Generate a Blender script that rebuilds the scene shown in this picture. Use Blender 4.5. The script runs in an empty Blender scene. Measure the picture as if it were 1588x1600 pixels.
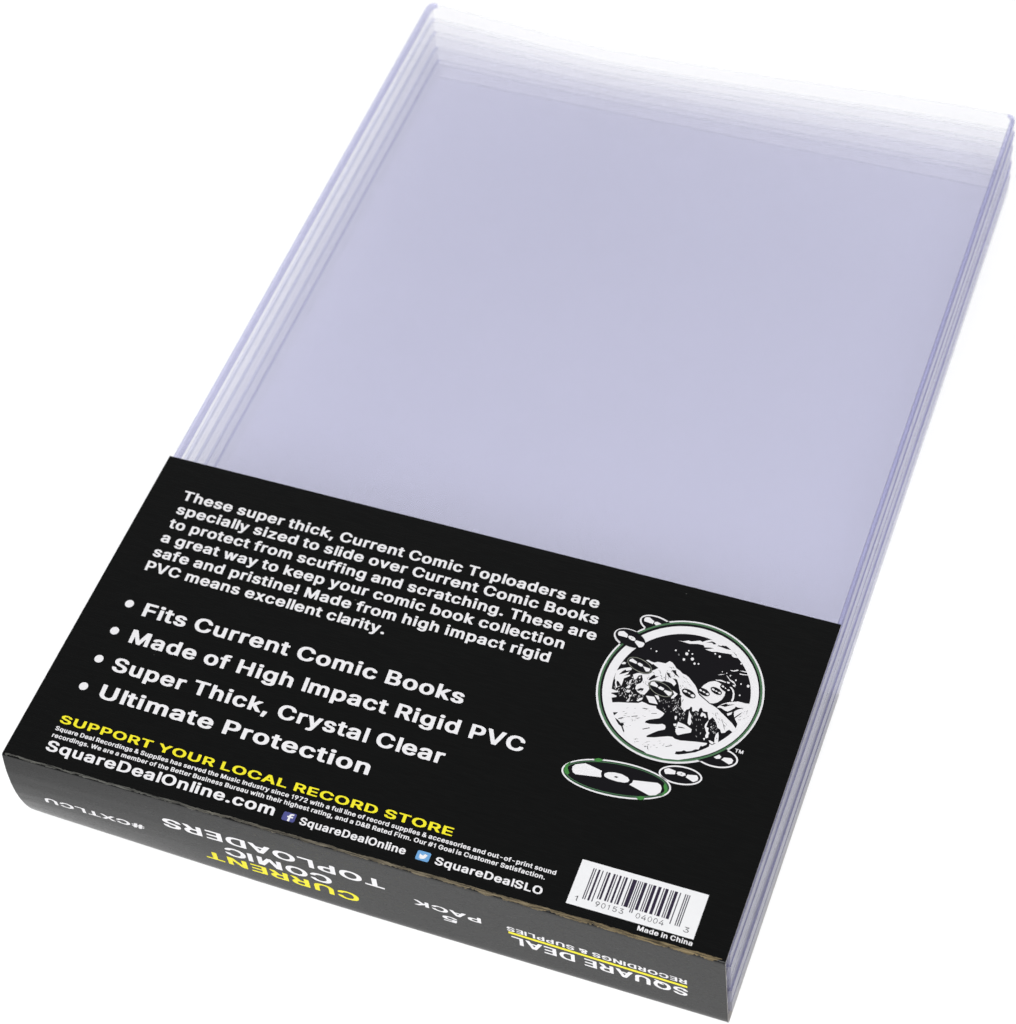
import bpy, bmesh, math, random
from mathutils import Vector, Matrix, noise
from mathutils.geometry import delaunay_2d_cdt

# tuning values for the lamps and the plastic
WORLD_S = 0.13
TABLE_TRANS = 0.46
LAMP_BELOW = 26.5
LAMP_TOP = 18.8
LAMP_BACK = 14.0
LAMP_LEFT = 5.5
PVC_TINT = (0.9858, 0.9858, 0.9953)
WALL_TINT = (0.95, 0.95, 0.975)
FOLD_TINT = (0.82, 0.82, 0.93)
WALL_FROST = 0.3
FOLD_FROST = 0.12
PVC_IOR = 1.25
FOLD_IOR = 1.3

random.seed(7)
SC = bpy.context.scene
COL = SC.collection
MM = 0.001                      # everything below is written in millimetres
FLOOR = -0.7

# ------------------------------------------------------------------ camera
cam = bpy.data.objects.new("camera", bpy.data.cameras.new("camera"))
COL.objects.link(cam)
CR = (0.9374963702655182, 0.34198441726822293, -0.06439886710721138)
CD = (0.2327467972941076, -0.7537637743277843, -0.6145478832934571)
CF = (-0.2587073328846979, 0.5611477798734011, -0.7862465803136056)
CP = (167.43584062, -254.85719697, 536.08071492)
cam.matrix_world = Matrix(((CR[0], -CD[0], -CF[0], CP[0] * MM),
                           (CR[1], -CD[1], -CF[1], CP[1] * MM),
                           (CR[2], -CD[2], -CF[2], CP[2] * MM),
                           (0, 0, 0, 1)))
cam.data.sensor_fit = 'HORIZONTAL'
cam.data.sensor_width = 36.0
cam.data.lens = 36.0 * 2.4516457507656655
cam.data.clip_start = 0.01
cam.data.clip_end = 20.0
cam.data.dof.use_dof = True
cam.data.dof.focus_distance = 0.60
cam.data.dof.aperture_fstop = 30.0
SC.camera = cam

# ------------------------------------------------------------------ world and lamps
world = bpy.data.worlds.new("World")
SC.world = world
world.use_nodes = True
bg = world.node_tree.nodes["Background"]
bg.inputs["Color"].default_value = (0.93, 0.95, 1.0, 1)
bg.inputs["Strength"].default_value = WORLD_S

def area(name, loc, target, sx, sy, watts, color=(1, 1, 1)):
    d = bpy.data.lights.new(name, 'AREA')
    d.shape = 'RECTANGLE'; d.size = sx; d.size_y = sy; d.energy = watts; d.color = color
    o = bpy.data.objects.new(name, d)
    COL.objects.link(o)
    o.location = loc
    o.rotation_euler = (Vector(target) - Vector(loc)).to_track_quat('-Z', 'Y').to_euler()
    return o

# white table: added lamp below shines through to wash out shade, softboxes above it
area("added_underlight", (0, 0.1, -0.5), (0, 0.1, 0), 2.4, 2.4, LAMP_BELOW)
area("softbox_over_camera", (0.3, -0.75, 1.0), (0, 0.1, 0), 0.9, 0.7, LAMP_TOP)
area("softbox_behind", (-0.25, 1.65, 0.5), (0.0, 0.2, 0), 1.8, 0.5, LAMP_BACK)
area("softbox_left", (-1.25, 0.0, 0.75), (0.0, 0.1, 0), 1.0, 0.6, LAMP_LEFT)

SC.view_settings.view_transform = 'Standard'
SC.view_settings.look = 'None'
SC.view_settings.exposure = 0.0
SC.view_settings.gamma = 1.0
SC.view_settings.use_curve_mapping = False
SC.render.engine = 'CYCLES'
cy = SC.cycles
cy.max_bounces = 8
cy.transparent_max_bounces = 96
cy.glossy_bounces = 4
cy.transmission_bounces = 12
cy.diffuse_bounces = 3
cy.volume_bounces = 0
cy.use_denoising = True
cy.use_adaptive_sampling = True
cy.adaptive_threshold = 0.03
cy.sample_clamp_indirect = 8.0

# ------------------------------------------------------------------ materials
def mat(name):
    m = bpy.data.materials.new(name)
    m.use_nodes = True
    nt = m.node_tree
    nt.nodes.clear()
    out = nt.nodes.new("ShaderNodeOutputMaterial")
    return m, nt, out

def N(nt, kind, **kw):
    n = nt.nodes.new(kind)
    for k, v in kw.items():
        if hasattr(n, k): setattr(n, k, v)
    return n

def principled(name, color, rough=0.5, spec=0.5, noise_amt=0.0, noise_scale=(800, 800, 800), bump=0.0, rough_var=0.0):
    m, nt, out = mat(name)
    p = N(nt, "ShaderNodeBsdfPrincipled")
    p.inputs["Base Color"].default_value = (*color, 1)
    p.inputs["Roughness"].default_value = rough
    p.inputs["Specular IOR Level"].default_value = spec
    nt.links.new(p.outputs[0], out.inputs["Surface"])
    if noise_amt or bump or rough_var:
        tc = N(nt, "ShaderNodeTexCoord")
        mp = N(nt, "ShaderNodeMapping")
        mp.inputs["Scale"].default_value = noise_scale
        nz = N(nt, "ShaderNodeTexNoise")
        nz.inputs["Scale"].default_value = 1.0
        nz.inputs["Detail"].default_value = 5.0
        nt.links.new(tc.outputs["Object"], mp.inputs[0])
        nt.links.new(mp.outputs[0], nz.inputs["Vector"])
        if noise_amt:
            mx = N(nt, "ShaderNodeMixRGB")
            mx.inputs[1].default_value = tuple(c * (1 - noise_amt) for c in color) + (1,)
            mx.inputs[2].default_value = tuple(c * (1 + noise_amt) for c in color) + (1,)
            nt.links.new(nz.outputs[0], mx.inputs[0])
            nt.links.new(mx.outputs[0], p.inputs["Base Color"])
        if rough_var:
            mr = N(nt, "ShaderNodeMapRange")
            mr.inputs[3].default_value = rough - rough_var
            mr.inputs[4].default_value = rough + rough_var
            nt.links.new(nz.outputs[0], mr.inputs[0])
            nt.links.new(mr.outputs[0], p.inputs["Roughness"])
        if bump:
            b = N(nt, "ShaderNodeBump")
            b.inputs["Strength"].default_value = bump
            b.inputs["Distance"].default_value = 0.0002
            nt.links.new(nz.outputs[0], b.inputs["Height"])
            nt.links.new(b.outputs[0], p.inputs["Normal"])
    return m

def table_material():
    m, nt, out = mat("underlit_white_table")  # translucency made up so the added lamp below whitens the table
    d = N(nt, "ShaderNodeBsdfDiffuse"); d.inputs[0].default_value = (0.88, 0.88, 0.88, 1)
    t = N(nt, "ShaderNodeBsdfTranslucent"); t.inputs[0].default_value = (0.93, 0.93, 0.93, 1)
    mx = N(nt, "ShaderNodeMixShader"); mx.inputs[0].default_value = TABLE_TRANS
    nt.links.new(d.outputs[0], mx.inputs[1]); nt.links.new(t.outputs[0], mx.inputs[2])
    nt.links.new(mx.outputs[0], out.inputs["Surface"])
    return m

def pvc_material(name, tint, ior, rough=0.05, frost=0.0, frost_color=(0.8, 0.8, 0.88)):
    """clear sheet: every face it has tints what passes through and mirrors a little (Fresnel)"""
    m, nt, out = mat(name)
    tr = N(nt, "ShaderNodeBsdfTransparent"); tr.inputs[0].default_value = (*tint, 1)
    gl = N(nt, "ShaderNodeBsdfGlossy"); gl.inputs["Roughness"].default_value = rough
    geo = N(nt, "ShaderNodeNewGeometry")          # Schlick reflectance, the same from either side of a face
    dot = N(nt, "ShaderNodeVectorMath", operation='DOT_PRODUCT')
    nt.links.new(geo.outputs["Normal"], dot.inputs[0]); nt.links.new(geo.outputs["Incoming"], dot.inputs[1])
    ab = N(nt, "ShaderNodeMath", operation='ABSOLUTE'); nt.links.new(dot.outputs["Value"], ab.inputs[0])
    om = N(nt, "ShaderNodeMath", operation='SUBTRACT'); om.inputs[0].default_value = 1.0; nt.links.new(ab.outputs[0], om.inputs[1])
    pw = N(nt, "ShaderNodeMath", operation='POWER'); pw.inputs[1].default_value = 5.0; nt.links.new(om.outputs[0], pw.inputs[0])
    r0 = ((ior - 1) / (ior + 1)) ** 2
    fr = N(nt, "ShaderNodeMath", operation='MULTIPLY_ADD'); fr.inputs[1].default_value = 0.85 - r0; fr.inputs[2].default_value = r0
    nt.links.new(pw.outputs[0], fr.inputs[0])
    mx = N(nt, "ShaderNodeMixShader")
    nt.links.new(fr.outputs[0], mx.inputs[0])
    nt.links.new(tr.outputs[0], mx.inputs[1]); nt.links.new(gl.outputs[0], mx.inputs[2])
    if frost:                                      # folded and cut edges scatter part of the light
        df = N(nt, "ShaderNodeBsdfDiffuse"); df.inputs[0].default_value = (*frost_color, 1)
        tl = N(nt, "ShaderNodeBsdfTranslucent"); tl.inputs[0].default_value = (*frost_color, 1)
        m1 = N(nt, "ShaderNodeMixShader"); m1.inputs[0].default_value = 0.5
        nt.links.new(df.outputs[0], m1.inputs[1]); nt.links.new(tl.outputs[0], m1.inputs[2])
        m2 = N(nt, "ShaderNodeMixShader"); m2.inputs[0].default_value = frost
        nt.links.new(mx.outputs[0], m2.inputs[1]); nt.links.new(m1.outputs[0], m2.inputs[2])
        mx = m2
    nt.links.new(mx.outputs[0], out.inputs["Surface"])
    return m

M_TABLE = table_material()
M_PVC = pvc_material("clear_rigid_pvc", PVC_TINT, PVC_IOR)
M_FOLD = pvc_material("clear_pvc_fold", FOLD_TINT, FOLD_IOR, 0.08, FOLD_FROST)
M_EDGE = pvc_material("cut_pvc_edge", (0.95, 0.95, 0.96), FOLD_IOR, 0.2, 0.2, (0.82, 0.82, 0.84))
M_FOLD_SOFT = pvc_material("clear_pvc_soft_fold", (0.905, 0.91, 0.96), 1.2, 0.1, 0.03)
M_WALL_CLEAR = pvc_material("clear_pvc_thin_wall", (0.975, 0.975, 0.985), 1.15, 0.1, 0.05)
M_WALL = pvc_material("clear_pvc_wall", WALL_TINT, FOLD_IOR, 0.08, WALL_FROST)
M_BOARD = principled("black_printed_board", (0.0024, 0.0025, 0.0023), 0.27, 0.36, 0.25, (250, 2200, 900), 0.06, 0.04)
def add_specks(m, scale, lo, color):
    """pale specks of lint and worn ink scattered over a printed surface"""
    nt = m.node_tree
    p = next(n for n in nt.nodes if n.type == 'BSDF_PRINCIPLED')
    src = p.inputs["Base Color"].links[0].from_socket
    tc = N(nt, "ShaderNodeTexCoord")
    vo = N(nt, "ShaderNodeTexVoronoi"); vo.inputs["Scale"].default_value = scale
    nt.links.new(tc.outputs["Object"], vo.inputs["Vector"])
    sep = N(nt, "ShaderNodeSeparateColor"); nt.links.new(vo.outputs["Color"], sep.inputs[0])
    pick = N(nt, "ShaderNodeMath", operation='GREATER_THAN'); pick.inputs[1].default_value = 0.93
    nt.links.new(sep.outputs[0], pick.inputs[0])
    near = N(nt, "ShaderNodeMath", operation='LESS_THAN'); near.inputs[1].default_value = lo
    nt.links.new(vo.outputs["Distance"], near.inputs[0])
    both = N(nt, "ShaderNodeMath", operation='MULTIPLY')
    nt.links.new(pick.outputs[0], both.inputs[0]); nt.links.new(near.outputs[0], both.inputs[1])
    mx = N(nt, "ShaderNodeMixRGB"); mx.inputs[2].default_value = (*color, 1)
    nt.links.new(both.outputs[0], mx.inputs[0]); nt.links.new(src, mx.inputs[1])
    nt.links.new(mx.outputs[0], p.inputs["Base Color"])
add_specks(M_BOARD, 190.0, 0.045, (0.06, 0.06, 0.058))
M_CUT = principled("cut_board_edge", (0.42, 0.40, 0.38), 0.8, 0.2, 0.3, (900, 900, 900))
M_WHITE = principled("white_print", (0.78, 0.77, 0.785), 0.5, 0.3)
M_YELLOW = principled("yellow_print", (0.82, 0.74, 0.02), 0.5, 0.3)
M_BLACK = principled("black_print", (0.0042, 0.0036, 0.0052), 0.3, 0.36)
M_GREEN = principled("grey_green_print", (0.06, 0.15, 0.07), 0.45, 0.4)
M_DKGREEN = principled("dark_green_print", (0.015, 0.05, 0.022), 0.45, 0.4)
M_VIVID = principled("leaf_green_print", (0.045, 0.21, 0.04), 0.45, 0.4)
M_SILVER = principled("grey_line_print", (0.30, 0.31, 0.26), 0.5, 0.3)
M_BAR = principled("barcode_ink", (0.022, 0.014, 0.035), 0.5, 0.3)
M_DIGIT = principled("digit_ink", (0.045, 0.042, 0.05), 0.5, 0.3)
M_LABEL = principled("white_label", (0.78, 0.78, 0.79), 0.5, 0.3)
M_BLUE = principled("violet_blue_print", (0.07, 0.075, 0.24), 0.5, 0.3)
M_SKY = principled("light_blue_print", (0.14, 0.34, 0.62), 0.5, 0.3)
INK = {'w': M_WHITE, 'k': M_BLACK, 'g': M_GREEN, 'd': M_DKGREEN, 'v': M_VIVID, 's': M_SILVER, 'y': M_YELLOW,
       'b': M_BAR, 'n': M_DIGIT, 'l': M_LABEL, 'f': M_BLUE, 't': M_SKY}

def worn_material():
    m, nt, out = mat("worn_board_fold")
    p = N(nt, "ShaderNodeBsdfPrincipled"); p.inputs["Roughness"].default_value = 0.8
    p.inputs["Specular IOR Level"].default_value = 0.2
    tc = N(nt, "ShaderNodeTexCoord")
    sep = N(nt, "ShaderNodeSeparateXYZ")
    nt.links.new(tc.outputs["Object"], sep.inputs[0])
    mr = N(nt, "ShaderNodeMapRange")
    mr.inputs[1].default_value = -0.05; mr.inputs[2].default_value = 0.075
    nt.links.new(sep.outputs[0], mr.inputs[0])
    tint = N(nt, "ShaderNodeMixRGB")          # the bare board is greyer on the left, browner on the right
    tint.inputs[1].default_value = (0.10, 0.10, 0.09, 1); tint.inputs[2].default_value = (0.20, 0.155, 0.085, 1)
    nt.links.new(mr.outputs[0], tint.inputs[0])
    mp = N(nt, "ShaderNodeMapping"); mp.inputs["Scale"].default_value = (260, 5200, 5200)
    nz = N(nt, "ShaderNodeTexNoise"); nz.inputs["Scale"].default_value = 1.0; nz.inputs["Detail"].default_value = 6.0
    nt.links.new(tc.outputs["Object"], mp.inputs[0]); nt.links.new(mp.outputs[0], nz.inputs["Vector"])
    ramp = N(nt, "ShaderNodeValToRGB")
    ramp.color_ramp.elements[0].position = 0.36; ramp.color_ramp.elements[0].color = (0.16, 0.16, 0.17, 1)
    ramp.color_ramp.elements[1].position = 0.66; ramp.color_ramp.elements[1].color = (1.35, 1.35, 1.35, 1)
    nt.links.new(nz.outputs[0], ramp.inputs[0])
    mul = N(nt, "ShaderNodeMixRGB", blend_type='MULTIPLY'); mul.inputs[0].default_value = 1.0
    nt.links.new(tint.outputs[0], mul.inputs[1]); nt.links.new(ramp.outputs[0], mul.inputs[2])
    nt.links.new(mul.outputs[0], p.inputs["Base Color"])
    nt.links.new(p.outputs[0], out.inputs["Surface"])
    return m
M_WORN = worn_material()

# ------------------------------------------------------------------ object helpers
def link_mesh(name, verts, faces, mats, parent=None, fmats=None, smooth=False):
    me = bpy.data.meshes.new(name)
    me.from_pydata([(x * MM, y * MM, z * MM) for x, y, z in verts], [], faces)
    for m in (mats if isinstance(mats, (list, tuple)) else [mats]):
        me.materials.append(m)
    if fmats:
        me.polygons.foreach_set("material_index", fmats)
    if smooth:
        me.polygons.foreach_set("use_smooth", [True] * len(me.polygons))
    me.update()
    o = bpy.data.objects.new(name, me)
    COL.objects.link(o)
    if parent: o.parent = parent
    return o

def empty(name, label, cat, group=None):
    o = bpy.data.objects.new(name, None)
    o.empty_display_size = 0.01
    COL.objects.link(o)
    o["label"] = label; o["category"] = cat
    if group: o["group"] = group
    return o

# ------------------------------------------------------------------ the surface
S = 1500
floor = link_mesh("tabletop", [(-S, -S, FLOOR - 0.05), (S, -S, FLOOR - 0.05), (S, S + 200, FLOOR - 0.05), (-S, S + 200, FLOOR - 0.05)],
                  [(0, 1, 2, 3)], M_TABLE)
floor["kind"] = "structure"

# ------------------------------------------------------------------ the five sleeves
HT = 28.85                    # height of the stack of five at its folded edges
NK = 5
SAG_X = [(-92, 0), (-64, 2.3), (-51, 3.8), (-33, 5.0), (-12, 4.6), (0, 4.2), (17, 3.3), (37, 2.1), (56, 0.9), (76, 0.1), (92, 0)]
def sag_profile(x):
    if x <= -92 or x >= 92: return 0.0
    for (a, va), (b, vb) in zip(SAG_X, SAG_X[1:]):
        if a <= x <= b:
            t = (x - a) / (b - a); t = t * t * (3 - 2 * t) * 0.4 + t * 0.6
            return va + (vb - va) * t
    return 0.0
def sag(x, y):
    g = max(0.0, (y - 95.0) / 192.0)
    return sag_profile(x) * g ** 1.6

CORNER = 1.2
def corner(y, yend):
    """how far the rounded back corner pulls the side edge in at y"""
    t = max(0.0, 1 - (yend - y) / 2.8)
    return CORNER * (1 - math.sqrt(max(0.0, 1 - t * t)))
def rows(y0, y1, n):
    return [y0 + (y1 - 3.0 - y0) * j / n for j in range(n + 1)] + [y1 - 3.0 + 3.0 * (1 - (1 - j / 8) ** 1.6) for j in range(1, 9)]

def sheet(name, x0, x1, y0, y1, z0, z1, parent, m):
    nx = 48
    YS = rows(y0, y1, 50); ny = len(YS) - 1
    V = []; F = []
    for side, z in ((0, z0), (1, z1)):
        for y in YS:
            c = corner(y, y1)
            for i in range(nx + 1):
                x = x0 + c + (x1 - x0 - 2 * c) * i / nx
                V.append((x, y, z - sag(x, y) * z / HT))
    n = (nx + 1) * (ny + 1)
    idx = lambda s, i, j: s * n + j * (nx + 1) + i
    for j in range(ny):
        for i in range(nx):
            F.append((idx(1, i, j), idx(1, i + 1, j), idx(1, i + 1, j + 1), idx(1, i, j + 1)))
            F.append((idx(0, i, j), idx(0, i, j + 1), idx(0, i + 1, j + 1), idx(0, i + 1, j)))
    for i in range(nx):
        F.append((idx(0, i, 0), idx(0, i + 1, 0), idx(1, i + 1, 0), idx(1, i, 0)))
        F.append((idx(0, i + 1, ny), idx(0, i, ny), idx(1, i, ny), idx(1, i + 1, ny)))
    for j in range(ny):
        F.append((idx(0, 0, j + 1), idx(0, 0, j), idx(1, 0, j), idx(1, 0, j + 1)))
        F.append((idx(0, nx, j), idx(0, nx, j + 1), idx(1, nx, j + 1), idx(1, nx, j)))
    fm = [1 if all(((v // (nx + 1)) % (ny + 1)) == ny for v in f) else 0 for f in F]
    return link_mesh(name, V, F, [m, M_EDGE], parent, fm)

def profile_bar(name, prof, p0, p1, axis, parent, m, n=40, wob=0.0, seed=0, chamfer=0.0):
    """closed profile (u, z) swept along an axis; u runs outward across the sweep."""
    V = []; F = []
    k = len(prof)
    TT = rows(p0, p1, n) if axis == 'y' else [p0 + (p1 - p0) * j / n for j in range(n + 1)]
    n = len(TT) - 1
    sgn = 1 if prof[0][0] > 0 else -1
    for t in TT:
        w = wob * noise.noise(Vector((t * 0.02, seed * 3.7, 0)))
        for u, z in prof:
            uu = u - (sgn * corner(t, chamfer) if chamfer else 0.0)
            V.append((uu + w, t, z) if axis == 'y' else (t, u + w, z))
    for j in range(n):
        for i in range(k):
            a, b = j * k + i, j * k + (i + 1) % k
            c, d = (j + 1) * k + (i + 1) % k, (j + 1) * k + i
            F.append((a, b, c, d))
    F.append(tuple(range(k - 1, -1, -1))); F.append(tuple(n * k + i for i in range(k)))
    o = link_mesh(name, V, F, m, parent)
    bm = bmesh.new(); bm.from_mesh(o.data)
    bmesh.ops.recalc_face_normals(bm, faces=bm.faces[:])
    bm.to_mesh(o.data); bm.free()
    return o

def fold_profile(u_in, u_out, z0, z1, r):
    """solid rounded edge: inner face at u_in, rounded outer face at u_out"""
    s = 1 if u_out > u_in else -1
    P = [(u_in, z0), ]
    for i in range(7):
        a = -math.pi / 2 + math.pi / 2 * i / 6
        P.append((u_out - s * r + s * r * math.cos(a), z0 + r + r * math.sin(a)))
    for i in range(7):
        a = math.pi / 2 * i / 6
        P.append((u_out - s * r + s * r * math.cos(a), z1 - r + r * math.sin(a)))
    P.append((u_in, z1))
    return P

LABELS = ["bottom clear plastic sleeve of the stack, lying on the white table",
          "second clear plastic sleeve up from the white table",
          "middle clear plastic sleeve of the stack of five",
          "fourth clear plastic sleeve up, just beneath the topmost one",
          "topmost clear rigid plastic sleeve, its open back edge sagging in the middle"]
P = HT / NK
SHT = 0.5                     # sheet thickness
for k in range(NK):
    root = empty("plastic_sleeve", LABELS[k], "sleeve", "clear plastic sleeves stacked under the black band")
    CORNER = 1.3 if k == NK - 1 else 0.5
    lean = 0.75 * (NK - 1 - k) / NK
    jx = lean + (0.0, 0.12, -0.08, 0.1, 0.0)[k]
    jy = (0.1, -0.3, 0.2, -0.2, 0.0)[k]
    root.location = (jx * MM, jy * MM, 0)
    z0 = k * P + 0.03; z1 = (k + 1) * P - 0.03
    wl, wr = (1.7, 1.3)
    xl, xr = -91.7, 92.1
    y0, y1 = 1.6, 288.0
    g = 0.02
    sheet("top_sheet", xl + (0.55, 0.65, 0.8, 0.95, wl)[k] + g, xr - (wr if k == NK - 1 else 0.9) - g, y0 + 1.5 + g, y1, z1 - SHT, z1, root, M_PVC)
    sheet("bottom_sheet", xl + 0.66, xr - 0.66, y0 + 1.5 + g, y1 - 2.3, z0, z0 + SHT, root, M_PVC)
    bead = 1.7 if k == NK - 1 else 1.15
    rb = 1.3 if k == NK - 1 else 0.75
    bl = (0.55, 0.65, 0.8, 0.95, wl)[k]
    lead = (0.8, 0.9, 1.0, 1.1, 1.7)[k]
    for s_, xo, wd, bead, sd in ((1, xl, bl, lead, k), (-1, xr, wr if k == NK - 1 else 0.9, rb, k + 9)):
        profile_bar("side_fold", fold_profile(xo + s_ * wd, xo, z1 - bead, z1, 0.6), y0 + 1.6, y1, 'y', root, (M_FOLD_SOFT if k < NK - 1 else M_FOLD) if s_ > 0 else M_FOLD, wob=0.07 if s_ > 0 else 0.12, seed=sd, chamfer=y1)
        profile_bar("side_wall", fold_profile(xo + s_ * 0.62, xo + s_ * 0.06, z0, z1 - bead - 0.02, 0.25), y0 + 1.6, y1 - 0.2, 'y', root, (M_WALL_CLEAR if k else M_PVC) if s_ > 0 else M_WALL, wob=0.07 if s_ > 0 else 0.12, seed=sd, chamfer=y1)
    profile_bar("end_fold", fold_profile(y0 + 1.5, y0, z0, z1, 1.3), xl + 0.6, xr - 0.6, 'x', root, M_FOLD, n=8)

# ------------------------------------------------------------------ the black band round the stack
ZT = 29.4                     # upper face of the band
BACK = 97.95
def wleft(x):
    t = min(1.0, max(0.0, (15 - x) / 107.0))
    return t * t
LP = [(29.4, -0.25), (26, -0.85), (23, -1.25), (18, -1.5), (14, -1.4), (10, -0.95), (7, -0.35), (4.5, 0.25), (2.5, 0.9), (1.0, 1.5), (0.0, 2.2), (FLOOR, 3.2)]
RP = [(29.4, 0.0), (26, 0.0), (23, 0.0), (18, 0.0), (14, 0.0), (10, 0.0), (7, 0.0), (4.5, 0.0), (2.5, 0.0), (1.0, 0.05), (0.0, 0.3), (FLOOR, 1.0)]
def interp(T, z):
    if z >= T[0][0]: return T[0][1]
    for (za, a), (zb, b) in zip(T, T[1:]):
        if zb <= z <= za: return b + (a - b) * (z - zb) / (za - zb)
    return T[-1][1]
def front_y(x, z):
    w = wleft(x)
    return w * interp(LP, z) + (1 - w) * interp(RP, z)
def lean_x(z): return 0.75 * (1 - z / ZT)
def edge_x(side, z):          # left and right edge of the board
    if side < 0: return -92.15 + 0.9 * (1 - z / ZT)
    return 91.85 + 0.8 * (1 - z / ZT)
FR = 0.55                     # fold radius at the upper front edge
def band_path(x):
    pts = []
    pts += [(BACK, ZT), (BACK - 0.02, ZT), (BACK - 0.06, ZT)]
    for i in range(41): pts.append((BACK - 0.15 + (FR - BACK + 0.15) * i / 40, ZT))
    fy = front_y(x, ZT - FR)
    for i in range(1, 6):
        a = math.pi / 2 * i / 5
        pts.append((fy + FR - FR * math.sin(a), ZT - FR + FR * math.cos(a)))
    for i in range(1, 31):
        z = ZT - FR + (FLOOR + 0.9 - (ZT - FR)) * i / 30
        pts.append((front_y(x, z), z))
    for z in (0.0, -0.3, -0.5, -0.65): pts.append((front_y(x, z), z))
    ye = front_y(x, FLOOR)
    for i in range(0, 11): pts.append((ye + (BACK - 0.5 - ye) * i / 10, FLOOR))
    return pts
band = empty("cardboard_band", "black printed cardboard band with white and yellow lettering wrapped round the stacked sleeves", "packaging band")
TS = [0, 0.0006, 0.0014, 0.003] + [0.006 + 0.988 * i / 70 for i in range(71)] + [0.997, 0.9986, 0.9994, 1]
NX = len(TS) - 1
V = []; F = []; FM = []
TB = 0.4
cols = []
for i in range(NX + 1):
    t = TS[i]
    xm = -92 + 184 * t
    outer = band_path(xm)
    inner = []
    for q in range(len(outer)):
        a = outer[max(q - 1, 0)]; b = outer[min(q + 1, len(outer) - 1)]
        dy, dz = b[0] - a[0], b[1] - a[1]
        l = math.hypot(dy, dz) or 1
        inner.append((outer[q][0] - TB * dz / l * -1 * -1, outer[q][1] + TB * dy / l))
    for (y, z) in outer:
        V.append((edge_x(-1, z) * (1 - t) + edge_x(1, z) * t, y, z))
    for (y, z) in inner:
        V.append((edge_x(-1, z) * (1 - t) + edge_x(1, z) * t, y, z))
K = len(band_path(0.0))
vi = lambda i, s, q: i * 2 * K + s * K + q
for i in range(NX):
    for q in range(K - 1):
        F.append((vi(i, 0, q), vi(i, 0, q + 1), vi(i + 1, 0, q + 1), vi(i + 1, 0, q))); FM.append(0)
        F.append((vi(i, 1, q), vi(i + 1, 1, q), vi(i + 1, 1, q + 1), vi(i, 1, q + 1))); FM.append(1)
    for q in (0, K - 1):
        F.append((vi(i, 0, q), vi(i + 1, 0, q), vi(i + 1, 1, q), vi(i, 1, q))); FM.append(0 if q == 0 else 1)
for q in range(K - 1):
    for i in (0, NX):
        F.append((vi(i, 0, q), vi(i, 1, q), vi(i, 1, q + 1), vi(i, 0, q + 1))); FM.append(1)
board = link_mesh("printed_board", V, F, [M_BOARD, M_CUT], band, FM, smooth=False)
bm = bmesh.new(); bm.from_mesh(board.data)
bmesh.ops.recalc_face_normals(bm, faces=bm.faces[:])
bm.to_mesh(board.data); bm.free()
for p in board.data.polygons:
    p.use_smooth = p.material_index == 0 and abs(p.normal.x) < 0.5 and p.center.y < (BACK - 0.01) * MM

# worn front fold: a ragged ribbon of bare board lying on the rounded fold
def fold_point(x, s, lift):
    """s = distance along the path from the top fold line: negative on the top, positive down the front"""
    fy = front_y(x, ZT - FR)
    arc = FR * math.pi / 2
    if s <= 0: y, z, ny, nz = fy + FR - s, ZT, 0, 1
    elif s < arc:
        a = s / FR
        y, z, ny, nz = fy + FR - FR * math.sin(a), ZT - FR + FR * math.cos(a), -math.sin(a), math.cos(a)
    else:
        z = ZT - FR - (s - arc); y = front_y(x, z); ny, nz = -1, 0
    return (x, y + ny * lift, z + nz * lift)
V = []; F = []
n = 900; KS = 7
for i in range(n + 1):
    x = -91.4 + 182.3 * i / n
    t = (x + 92) / 184
    wid = 0.55 + 0.75 * t ** 1.3
    a = -0.3 - 0.25 * t + 0.26 * noise.noise(Vector((x * 0.23, 1.3, 0))) + 0.16 * noise.noise(Vector((x * 1.3, 4.3, 0)))
    b = a + wid * (0.85 + 0.55 * noise.noise(Vector((x * 0.31, 9.1, 0))) + 0.35 * noise.noise(Vector((x * 1.7, 2.2, 0))))
    b = max(b, a + 0.05)
    if x > 88.5: b = a + (b - a) * max(0.05, (90.9 - x) / 2.4)
    for k in range(KS):
        V.append(fold_point(x, 0.25 + a + (b - a) * k / (KS - 1), 0.03))
for i in range(n):
    for k in range(KS - 1):
        q = i * KS + k
        F.append((q, q + 1, q + KS + 1, q + KS))
link_mesh("worn_fold", V, F, M_WORN, band, smooth=True)

# ------------------------------------------------------------------ printing
def parse_font(txt):
    out = {}
    for line in txt.split("\n"):
        if not line: continue
        ch = line[0]
        adv, *loops = line[1:].split("|")
        out[ch] = (int(adv) / 500.0, [[tuple(int(v) / 500.0 for v in p.split(",")) for p in l.split()] for l in loops if l])
    return out

def fill(loops):
    vs = []; fs = []
    for l in loops:
        k = len(vs)
        vs += [Vector(p) for p in l]
        fs.append(list(range(k, k + len(l))))
    r = delaunay_2d_cdt(vs, [], fs, 1, 1e-7)
    P2 = [tuple(v) for v in r[0]]
    tris = [tuple(f) for f in r[2]]
    if len(loops) > 1:            # leave the counters of letters open
        keep = []
        for f in tris:
            cx = sum(P2[i][0] for i in f) / len(f); cz = sum(P2[i][1] for i in f) / len(f)
            inside = False
            for l in loops:
                for (ax, ay), (bx, by) in zip(l, l[1:] + l[:1]):
                    if (ay > cz) != (by > cz) and cx < ax + (cz - ay) / (by - ay) * (bx - ax): inside = not inside
            if inside: keep.append(f)
        tris = keep
    return P2, tris

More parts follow.
